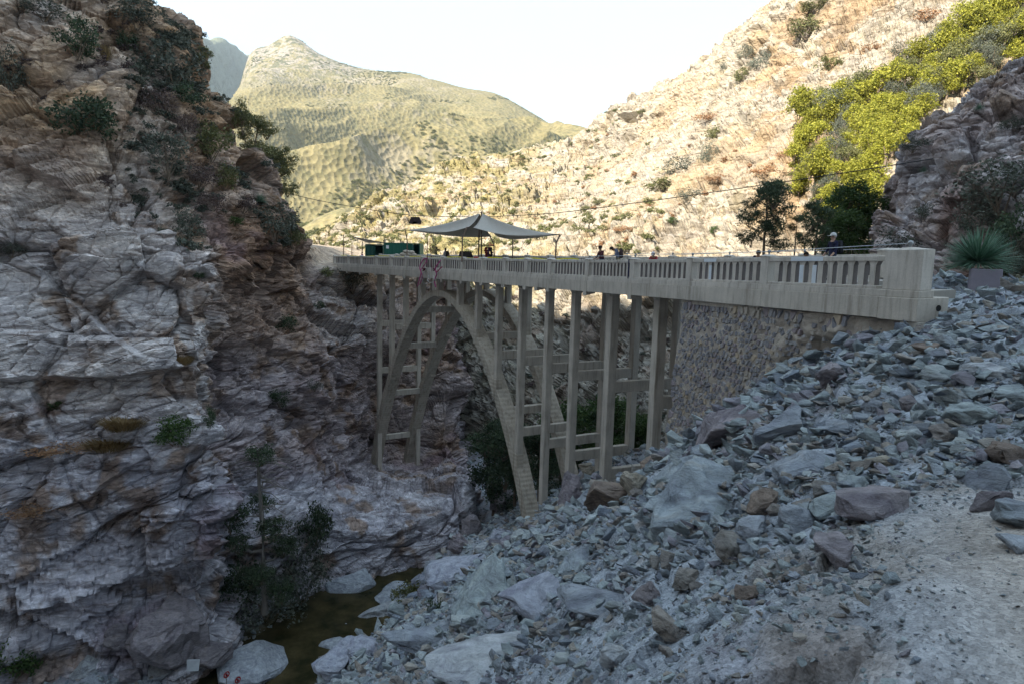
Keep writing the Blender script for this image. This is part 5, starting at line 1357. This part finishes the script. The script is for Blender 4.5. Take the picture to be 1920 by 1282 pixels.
# harness rack
p, s = on_deck(914, 2.8); d_ = float(np.array(p)@FW); o = thing('harness_rack', 'metal rack hung with dark jumping harnesses beside the masts', 'rack', p); w_ = 13*d_/FP
bm = bmesh.new(); tube(bm, [(-w_, 0, 0), (-w_, 0, 1.85)], .03); tube(bm, [(w_, 0, 0), (w_, 0, 1.85)], .03); tube(bm, [(-w_, 0, 1.85), (w_, 0, 1.85)], .03); fin(bm, 'frame', steel, o)
for k, x in enumerate((.1, .45, -.3)):
    bm = bmesh.new()
    for j in range(5): bmesh.ops.create_icosphere(bm, subdivisions=1, radius=1, matrix=Matrix.Translation((x*w_+vr.uniform(-.06, .06), vr.uniform(-.05, .05), 1.65-.17*j)) @ Matrix.Diagonal((.14, .1, .13, 1)))
    fin(bm, 'harness', [m_('purple webbing', (.10, .04, .09), .8), m_('black webbing', (.02, .02, .03), .8), m_('red webbing', (.25, .03, .03), .8)][k], o, smooth=True)
o = thing('red_gear_bag', 'red and white gear bag on the deck beneath the shade sail', 'bag', on_deck(905, 1.0)[0]); bm = bmesh.new(); bxl(bm, -.7, -.35, -.2, .2, .6, 1.05); bxl(bm, .35, .7, -.2, .2, .6, 1.05); bxl(bm, -.8, .8, -.3, .3, 0, .598); fin(bm, 'body', m_('red fabric', (.35, .03, .03), .8), o, .03); bm = bmesh.new(); bxl(bm, -.33, .33, -.21, .21, .6, 1.0); fin(bm, 'lid', m_('white cloth', (.55, .55, .57), .8), o, .03)
# cable and hanging sign box
cab = []
for x, y, d_ in [(535,362,66.5),(600,377,66),(690,393,65),(778,404.5,63),(900,407,59),(1040,400,54),(1200,380,49),(1400,352,44),(1600,322,40.5),(1780,293,38.5),(1990,256,36.5)]: cab.append(P(x, y, d_))
cab = cr(np.array(cab), 60)
bm = bmesh.new(); tube(bm, cab, .028, 5); me_o = fin(bm, 'cable', blk); me_o['label'] = 'long dark cable strung across the gorge above the bridge'; me_o['category'] = 'cable'
o = thing('hanging_box', 'black notched box hanging from the long cable', 'box', tuple(P(778, 420, 63))); k = 63/FP; bm = bmesh.new()
prof = [(-11, 0), (-7, 12), (8, 12.5), (12, 4), (11, -1), (6, 0), (4, 4), (-3, 4), (-5, -1)]
v1 = [bm.verts.new((x*k, -.2, y*k)) for x, y in prof]; v2 = [bm.verts.new((x*k, .2, y*k)) for x, y in prof]; bm.faces.new(v1); bm.faces.new(v2[::-1])
for i in range(len(prof)): bm.faces.new((v1[i], v2[i], v2[(i+1) % len(prof)], v1[(i+1) % len(prof)]))
bmesh.ops.triangulate(bm, faces=[f for f in bm.faces if len(f.verts) > 4]); fin(bm, 'body', m_('dark brown box', (.045, .03, .028), .7), o, .0)
# yellow tape
bm = bmesh.new(); tp = []
for px in list(range(640, 1085, 12)):
    p, s = on_deck(px, .55); tp.append(Vector(at(s, .55, -.02+.05*math.sin(px*.09))))
for a_, b_ in zip(tp[:-1], tp[1:]):
    v = [bm.verts.new(q) for q in (a_, b_, b_+Vector((0, .004, .07)), a_+Vector((0, .004, .07)))]; bm.faces.new(v)
bmesh.ops.remove_doubles(bm, verts=bm.verts, dist=.001)
bmesh.ops.solidify(bm, geom=list(bm.faces), thickness=.004)
o = fin(bm, 'barrier_tape', m_('yellow tape', (.75, .68, .05), .5)); o['label'] = 'yellow barrier tape strung behind the near railing of the bridge'; o['category'] = 'tape'
# launching rods and pink ropes over the rail
pkm = m_('pink rope', (.40, .07, .20), .8); rs = s_of(812)
def rope(name, pts, r, mat, label, cat, grp=None):
    bm = bmesh.new(); c_ = cr(np.array([at(s_of(x), n, -( y-(483+(x-812)*.018))/ (FP/float(np.array(at(s_of(x), 0, 0))@FW)))  for x, y, n in pts]), 36); tube(bm, c_, r*.62, 5); o = fin(bm, name, mat, None, smooth=True); o['label'] = label; o['category'] = cat
    if grp: o['group'] = grp
    return o
rope('bungee_rope', [(806,484,.1),(799,486,-.12),(794,500,-.25),(797,512,-.28),(793,530,-.3),(791,537,-.3)], .085, pkm, 'pink rope bundle hanging over the rail on the left', 'rope', 'pink ropes over the rail')
rope('bungee_rope', [(801,484,.1),(803,495,-.2),(797,506,-.28),(800,520,-.3),(795,534,-.3)], .06, pkm, 'thinner pink rope looping beside the left bundle', 'rope', 'pink ropes over the rail')
rope('bungee_rope', [(829,484,.1),(827,495,-.2),(824,505,-.28),(827,514,-.3),(823,526,-.3),(826,538,-.3)], .09, pkm, 'pink rope bundle hanging over the rail on the right', 'rope', 'pink ropes over the rail')
rope('bungee_rope', [(822,506,-.25),(828,509,-.3),(833,504,-.3),(837,500,-.3)], .07, m_('crimson rope', (.30, .02, .08), .8), 'crimson rope end sticking out to the right of the right bundle', 'rope')
rope('rope_loop', [(803,510,-.3),(799,520,-.32),(804,531,-.32),(811,531,-.32),(814,520,-.32),(810,510,-.3)], .03, m_('grey rope', (.25, .25, .27), .8), 'thin dark rope loop between the pink bundles', 'rope')
rope('hoop', [(813,516,-.35),(811,524,-.36),(815,529,-.36),(821,529,-.36),(824,524,-.36),(822,516,-.35)], .035, m_('white hose', (.6, .62, .62), .5), 'small white hoop hanging lowest between the pink bundles', 'hoop')
rope('carabiner_cluster', [(800,503,-.28),(804,505,-.3),(801,507,-.28),(805,503,-.3)], .10, m_('maroon pads', (.10, .015, .03), .7), 'dark maroon clip cluster on the left pink bundle', 'clip'); rope('carabiner_cluster', [(820,503,-.28),(824,505,-.3),(821,507,-.28)], .11, m_('maroon pads', (.10, .015, .03), .7), 'dark maroon clip cluster on the right pink bundle', 'clip')
rope('launch_rod', [(797,455,.3),(803,478,.0),(809,500,-.3)], .05, m_('maroon pads', (.10, .015, .03), .7), 'dark rod leaning out over the rail, left one of the crossed pair', 'rod')
rope('launch_rod', [(797.5,456,.5),(808,480,.1),(818,508,-.3)], .05, m_('maroon pads', (.10, .015, .03), .7), 'dark rod slanting right over the rail across the left rod', 'rod')
# ---- people
skin = plain('skin', (.30, .17, .11), .6, .1); skin2 = plain('light skin', (.42, .26, .19), .6, .1)
def person(base, face, label, shirt, pants, hair, pose='stand', H=1.72, sk=None, cap=None, pack=None, name='person'):
    sk = sk or skin; k = H/1.72
    J = dict(pel=(0, 0, .95), sp=(0, .0, 1.12), ch=(0, .0, 1.34), nk=(0, .0, 1.50), hd=(0, .03, 1.60), ht=(0, .02, 1.68),
             sl=(-.19, 0, 1.43), sr=(.19, 0, 1.43), el=(-.25, .03, 1.16), er=(.25, .03, 1.16), wl=(-.24, .18, .96), wr=(.24, .18, .96), hl=(-.22, .24, .90), hr=(.22, .24, .90),
             kl=(-.11, .03, .50), kr=(.11, .03, .50), al=(-.12, 0, .09), ar=(.12, 0, .09), tl=(-.13, .17, .04), tr=(.13, .17, .04), pl=(-.10, 0, .90), pr=(.10, 0, .90))
    if pose == 'lean':      # forearm down over the rail
        J.update(ch=(0, .06, 1.33), nk=(0, .09, 1.47), hd=(0, .14, 1.56), ht=(0, .15, 1.64), sl=(-.19, .06, 1.40), sr=(.19, .06, 1.40), el=(-.24, .22, 1.15), wl=(-.20, .42, .99), hl=(-.19, .50, .93), er=(.25, .16, 1.14), wr=(.2, .36, 1.0), hr=(.17, .44, .97))
    if pose == 'bow':
        J.update(sp=(0, .03, 1.12), ch=(0, .12, 1.32), nk=(0, .20, 1.44), hd=(0, .32, 1.46), ht=(0, .38, 1.44), sl=(-.19, .12, 1.40), sr=(.19, .12, 1.40), el=(-.25, .14, 1.13), er=(.25, .14, 1.13), wl=(-.12, .36, 1.10), wr=(.12, .36, 1.10), hl=(-.06, .43, 1.12), hr=(.06, .43, 1.12))
    if pose == 'crouch':
        J.update(pel=(0, -.1, .55), pl=(-.1, -.1, .52), pr=(.1, -.1, .52), sp=(0, -.02, .70), ch=(0, .12, .88), nk=(0, .22, 1.0), hd=(0, .28, 1.10), ht=(0, .29, 1.18), sl=(-.19, .14, .97), sr=(.19, .14, .97), el=(-.24, .3, .78), er=(.24, .3, .78), wl=(-.16, .5, .72), wr=(.16, .5, .72), hl=(-.14, .57, .72), hr=(.14, .57, .72), kl=(-.16, .3, .5), kr=(.16, .3, .5), al=(-.12, .0, .09), ar=(.12, .0, .09))
    E_ = [('pel','sp',.15),('sp','ch',.15),('ch','nk',.075),('nk','hd',.085),('hd','ht',.085),('ch','sl',.075),('sl','el',.055),('el','wl',.042),('wl','hl',.038),('ch','sr',.075),('sr','er',.055),('er','wr',.042),('wr','hr',.038),
          ('pel','pl',.11),('pl','kl',.09),('kl','al',.06),('al','tl',.045),('pel','pr',.11),('pr','kr',.09),('kr','ar',.06),('ar','tr',.045)]
    R_ = dict(pel=(.165, .12), sp=(.15, .11), ch=(.17, .12), nk=(.06, .06), hd=(.085, .10), ht=(.065, .08), sl=(.075, .075), sr=(.075, .075), el=(.05, .05), er=(.05, .05), wl=(.035, .035), wr=(.035, .035), hl=(.03, .045), hr=(.03, .045), pl=(.11, .11), pr=(.11, .11), kl=(.07, .07), kr=(.07, .07), al=(.05, .05), ar=(.05, .05), tl=(.045, .04), tr=(.045, .04))
    names = list(J); me = bpy.data.meshes.new('skel'); me.from_pydata([J[n] for n in names], [(names.index(a_), names.index(b_)) for a_, b_, _ in E_], []); so = bpy.data.objects.new('skel', me); COL.objects.link(so)
    md = so.modifiers.new('s', 'SKIN'); md.use_smooth_shade = True
    sl = me.skin_vertices[0].data if me.skin_vertices else None
    if sl is None:
        bm = bmesh.new(); bm.from_mesh(me); bm.verts.layers.skin.verify(); bm.to_mesh(me); bm.free(); sl = me.skin_vertices[0].data
    for i, n in enumerate(names): sl[i].radius = R_[n]; sl[i].use_root = (n == 'pel')
    ss = so.modifiers.new('u', 'SUBSURF'); ss.levels = 1; ss.render_levels = 1
    dg = bpy.context.evaluated_depsgraph_get(); dg.update(); ev = so.evaluated_get(dg); bme = bpy.data.meshes.new_from_object(ev); bpy.data.objects.remove(so)
    bme.name = 'body'
    bme.materials.clear()
    for m in (sk, shirt, pants, m_('shoe', (.03, .03, .035), .6)): bme.materials.append(m)
    def near(c, ks):
        return min(ks, key=lambda n: (Vector(J[n])-c).length)
    for p in bme.polygons:
        c = p.center; n = near(c, names); p.use_smooth = True
        if n in ('hd', 'ht', 'nk', 'hl', 'hr', 'wl', 'wr'): i = 0
        elif n in ('tl', 'tr', 'al', 'ar'): i = 3 if c.z < .12 else 2
        elif n in ('pel', 'pl', 'pr', 'kl', 'kr'): i = 2
        else: i = 1
        p.material_index = i
    t = thing(name, label, 'person', base); t.rotation_euler = (0, 0, face); t.scale = (k, k, k)
    obj('body', bme, t)
    h = Vector(J['hd']).lerp(Vector(J['ht']), .35); bm = bmesh.new()
    fd = Vector((0, 1, 0)) if pose != 'bow' else Vector((0, .55, -.8)).normalized(); upv = (Vector(J['ht'])-Vector(J['nk'])).normalized()
    fd = (fd-upv*fd.dot(upv)).normalized() if pose != 'bow' else fd
    bmesh.ops.create_icosphere(bm, subdivisions=2, radius=.115, matrix=Matrix.Translation(h+upv*.045-fd*.022)); bmesh.ops.delete(bm, geom=[v for v in bm.verts if (v.co-h).dot(fd) > .055 and (v.co-h).dot(upv) < .07], context='VERTS'); fin(bm, 'hair', m_('hair '+hair, {'dark': (.02, .014, .01), 'grey': (.3, .29, .28)}[hair], .8), t, smooth=True)
    bm = bmesh.new(); side = fd.cross(upv)
    bmesh.ops.create_icosphere(bm, subdivisions=1, radius=.018, matrix=Matrix.Translation(h+fd*.105-upv*.02)); fin(bm, 'nose', sk, t, smooth=True)
    for sg in (-1, 1):
        bm = bmesh.new(); bmesh.ops.create_icosphere(bm, subdivisions=1, radius=.011, matrix=Matrix.Translation(h+fd*.092+side*sg*.033+upv*.012)); fin(bm, 'eye', blk, t)
        bm = bmesh.new(); bmesh.ops.create_icosphere(bm, subdivisions=1, radius=.024, matrix=Matrix.Translation(h+side*sg*.092-upv*.005)); fin(bm, 'ear', sk, t, smooth=True)
    bm = bmesh.new(); bmesh.ops.create_icosphere(bm, subdivisions=1, radius=1, matrix=Matrix.Translation(h+fd*.092-upv*.055) @ Matrix.Diagonal((.022, .008, .006, 1))); fin(bm, 'mouth', m_('lips', (.25, .1, .08), .6), t)
    for w2, h2, sg in (('wl', 'hl', -1), ('wr', 'hr', 1)):
        w3, h3 = Vector(J[w2]), Vector(J[h2]); dr = (h3-w3).normalized(); ac = dr.cross(Vector((0, 0, 1))).normalized() if abs(dr.z) < .95 else Vector((1, 0, 0))
        for f in range(4):
            bm = bmesh.new(); st = h3+ac*(f-1.5)*.02; L_ = (.07, .08, .076, .06)[f]; tube(bm, [st, st+dr*L_*.6, st+dr*L_+Vector((0, 0, -.02))], .0095, 5, .007); fin(bm, 'finger', sk, t, smooth=True)
        bm = bmesh.new(); tube(bm, [w3.lerp(h3, .5)-ac*sg*.03, w3.lerp(h3, .9)-ac*sg*.055, h3-ac*sg*.05+dr*.02], .011, 5, .009); fin(bm, 'thumb', sk, t, smooth=True)
    if cap:
        bm = bmesh.new(); bmesh.ops.create_icosphere(bm, subdivisions=2, radius=.122, matrix=Matrix.Translation(h+upv*.055-fd*.01)); bmesh.ops.delete(bm, geom=[v for v in bm.verts if (v.co-h).dot(upv) < .045], context='VERTS')
        c = h+fd*.11+upv*.055; vs = [bm.verts.new(c+side*a_+fd*b_) for a_, b_ in ((-.08, 0), (.08, 0), (.055, .09), (-.055, .09))]; f_ = bm.faces.new(vs); r_ = bmesh.ops.extrude_face_region(bm, geom=[f_]); bmesh.ops.translate(bm, vec=upv*.012, verts=[v for v in r_['geom'] if isinstance(v, bmesh.types.BMVert)]); fin(bm, 'cap', cap, t, smooth=True)
    if pack:
        c = Vector(J['ch']); bm = bmesh.new(); bxl(bm, -.16, .16, c.y-.36, c.y-.12, c.z-.32, c.z+.17, .03, .03); bmesh.ops.bevel(bm, geom=list(bm.edges), offset=.04, segments=2, affect='EDGES'); b_ = fin(bm, 'backpack', pack, t, smooth=True)
        for sg in (-1, 1):
            bm = bmesh.new(); tube(bm, [c+Vector((sg*.1, -.14, .12)), c+Vector((sg*.11, 0, .17)), c+Vector((sg*.12, .14, .05)), c+Vector((sg*.13, .06, -.18))], .018, 5); fin(bm, 'strap', pack, t)
    return t
def on_side(px, n):
    p, s = on_deck(px, n); return Vector((p.x, p.y, p.z)), s
mar = m_('maroon shirt', (.075, .022, .03), .9); gry = m_('blue grey shirt', (.13, .14, .20), .9); nav = m_('navy shirt', (.018, .02, .05), .9); wh = m_('white shirt', (.5, .5, .52), .9)
jn = m_('dark jeans', (.03, .035, .06), .9); khk = m_('khaki trousers', (.2, .17, .12), .9)
p, s = on_side(1127, .62); person(p, hd(s)+math.pi, 'person in a dark maroon T-shirt leaning a forearm over the railing', mar, jn, 'dark', 'lean', 1.72)
p, s = on_side(1158, .75); person(p, math.radians(80), 'person in a blue grey shirt with a small backpack, head bowed over the hands', gry, khk, 'dark', 'bow', 1.80, pack=m_('brown pack', (.05, .03, .03), .8))
p, s = on_side(1557, 3.3); person(p, math.radians(100), 'person with a pale cap, navy shirt and black backpack walking on the bridge', nav, jn, 'grey', 'stand', 1.74, sk=skin2, cap=m_('pale cap', (.5, .5, .48), .8), pack=m_('black pack', (.012, .012, .016), .7))
p, s = on_side(835, 2.2); person(p, 1.0, 'person in a white shirt standing on the deck left of the black hood', wh, jn, 'dark', 'stand', 1.66, pack=m_('black pack', (.012, .012, .016), .7))
p, s = on_side(846, 2.0); person(p, 2.0, 'crouching person in black beside the person in the white shirt', m_('black shirt', (.015, .015, .02), .9), jn, 'dark', 'crouch', 1.75)
p, s = on_side(1226, 4.9); person(p+Vector((0, 0, .02)), 2.6, 'person sitting low by the far railing with a white and red cap', m_('red shirt', (.3, .04, .05), .9), jn, 'dark', 'crouch', 1.72, cap=m_('white red cap', (.55, .5, .52), .8))
p, s = on_side(1419, 4.6); person(p, 2.8, 'dark haired person sitting low by the far railing', nav, jn, 'dark', 'crouch', 1.7)
p, s = on_side(1510, 3.0); person(p, 2.6, 'person in dark blue crouching behind the near railing left of the capped person', nav, jn, 'dark', 'crouch', 1.52)
# person with pink bundle far left
p = Vector(P(679, 499, 86)); person(p, 2.2, 'distant person with pink ropes near the left green container', m_('dusty pink', (.35, .12, .22), .9), jn, 'dark', 'stand', 1.7)
# ---- yucca in stone planter and wall yuccas
ym = leafmat('yucca blades', [(.05, .12, .07), (.10, .19, .12), (.19, .28, .21)], .15, .5)
def yucca(c, R_, n, label, seed=0):
    g = random.Random(seed); bm = bmesh.new()
    for i in range(n):
        an = g.uniform(0, 6.283); el = math.asin(g.uniform(-.25, .98)); L_ = R_*g.uniform(.8, 1.05); d_ = Vector((math.cos(an)*math.cos(el), math.sin(an)*math.cos(el), math.sin(el))); sd = d_.cross(Vector((0, 0, 1))); sd = sd.normalized()*R_*.016 if sd.length > .05 else Vector((R_*.016, 0, 0))
        upn = sd.cross(d_).normalized()*R_*.006; a_ = d_*R_*.08; mdp = d_*L_*.55; e_ = d_*L_+Vector((0, 0, -R_*.05*(1-el)))
        v = [bm.verts.new(q) for q in (a_-sd, mdp-sd*.8, e_, mdp+sd*.8, a_+sd, a_+upn, mdp+upn)]
        bm.faces.new((v[0], v[1], v[6], v[5])); bm.faces.new((v[5], v[6], v[3], v[4])); bm.faces.new((v[1], v[2], v[6])); bm.faces.new((v[6], v[2], v[3]))
    me = bpy.data.meshes.new('yucca'); bm.to_mesh(me); bm.free(); me.materials.append(ym); o = obj('yucca', me); o.location = c; o['label'] = label; o['category'] = 'yucca'; return o
d_ = 24.5
yucca(V3(1833, 492, d_), 76*d_/FP, 620, 'big spiky yucca growing from behind the stone planter by the bridge end', 5)
for x, y, w_, lb, ks in [(488, 378, 19, 'pale spiky yucca on the outer edge of the left wall', ('cliff',)), (1836, 205, 14, 'small spiky yucca on the skyline of the crag', ('crag',)), (1732, 322, 12, 'tiny yucca in the middle of the crag', ('crag',))]:
    q = hit(x, y, ks); dd = float(np.array(q[0])@FW) if q else 62; yucca(V3(x, y, dd-.4), w_*dd/FP, 160, lb, 8)
o = thing('stone_planter', 'squat grey purple stone planter box in front of the big yucca', 'planter', V3(1844, 547, 24)); k = 24/FP; o.rotation_euler = (0, 0, -.5)
bm = bmesh.new(); bxl(bm, -25*k, 25*k, -.4, .5, -.3, 42*k, .02, .02); fin(bm, 'box', m_('planter stone', (.24, .22, .26), .85), o, .02)
bm = bmesh.new(); bxl(bm, -22*k, 22*k, -.34, .44, 42*k+.002, 42*k+.03); fin(bm, 'soil', m_('soil', (.07, .05, .04), .95), o)
# ---- signs in the gorge
o = thing('white_notice_board', 'blank white board leaning against the enormous purple boulder', 'board', tuple(P(358, 1250, 38.5))); k = 38.5/FP
bm = bmesh.new(); box8(bm, [(-8*k, 0, -9*k), (9*k, .3, -14*k), (9*k, .34, -14*k), (-8*k, .04, -9*k), (-9*k, .1, 12*k), (9*k, .5, 5*k), (9*k, .54, 5*k), (-9*k, .14, 12*k)]); fin(bm, 'board', m_('white board', (.42, .44, .46), .6), o)
rdm = m_('sign red', (.5, .02, .03), .5); whm = m_('sign white', (.7, .7, .72), .5)
def ban(px, py, d, label):
    t = thing('prohibition_sign', label, 'sign', tuple(P(px, py, d))); t.rotation_euler = (0, 0, math.atan2(-(px-960)/FP, 1)+.55); r = 7.5*d/FP
    def disc(r_, y, mat, nm, parent=t, inner=0):
        bm = bmesh.new(); n = 28; vo = [bm.verts.new((r_*math.cos(2*math.pi*i/n)*.95, y, r_*math.sin(2*math.pi*i/n))) for i in range(n)]
        if inner:
            vi = [bm.verts.new((inner*math.cos(2*math.pi*i/n)*.95, y, inner*math.sin(2*math.pi*i/n))) for i in range(n)]
            for i in range(n): bm.faces.new((vo[i], vo[(i+1) % n], vi[(i+1) % n], vi[i]))
        else: bm.faces.new(vo)
        bmesh.ops.solidify(bm, geom=list(bm.faces), thickness=.006); return fin(bm, nm, mat, parent)
    disc(r, .02, whm, 'plate'); disc(r*.86, 0, rdm, 'ring', inner=r*.56)
    bm = bmesh.new(); q = Matrix.Rotation(math.radians(45), 4, 'Y'); bxl(bm, -r*.62, r*.62, -.012, -.004, -r*.11, r*.11); bmesh.ops.transform(bm, matrix=q, verts=bm.verts); fin(bm, 'bar', rdm, t)
    bm = bmesh.new(); bxl(bm, -r*.22, r*.22, .0, .008, -r*.5, r*.1); bxl(bm, -r*.1, r*.1, .0, .008, r*.14, r*.4); fin(bm, 'figure', blk, t)
    bm = bmesh.new(); tube(bm, [(0, .04, -r*.9), (0, .04, -r*2.6)], .02, 6); fin(bm, 'post', steel, t)
ban(425, 1264, 37.0, 'round red and white prohibition sign on the long slab, the left one'); ban(446, 1274, 36.8, 'round red and white prohibition sign on the long slab, the right one')
# ============================================================ HAZE
bm = bmesh.new(); bxl(bm, -2200, 2600, -300, 4200, -40, 1500)
b = bpy.data.materials.new('valley haze'); b.use_nodes = True; n_ = b.node_tree.nodes; n_.clear()
o_ = n_.new('ShaderNodeOutputMaterial'); v_ = n_.new('ShaderNodeVolumePrincipled'); v_.inputs['Color'].default_value = (.80, .90, 1, 1); v_.inputs['Density'].default_value = .00009; v_.inputs['Anisotropy'].default_value = .2
b.node_tree.links.new(v_.outputs[0], o_.inputs['Volume'])
fin(bm, 'haze', b, kind='stuff')
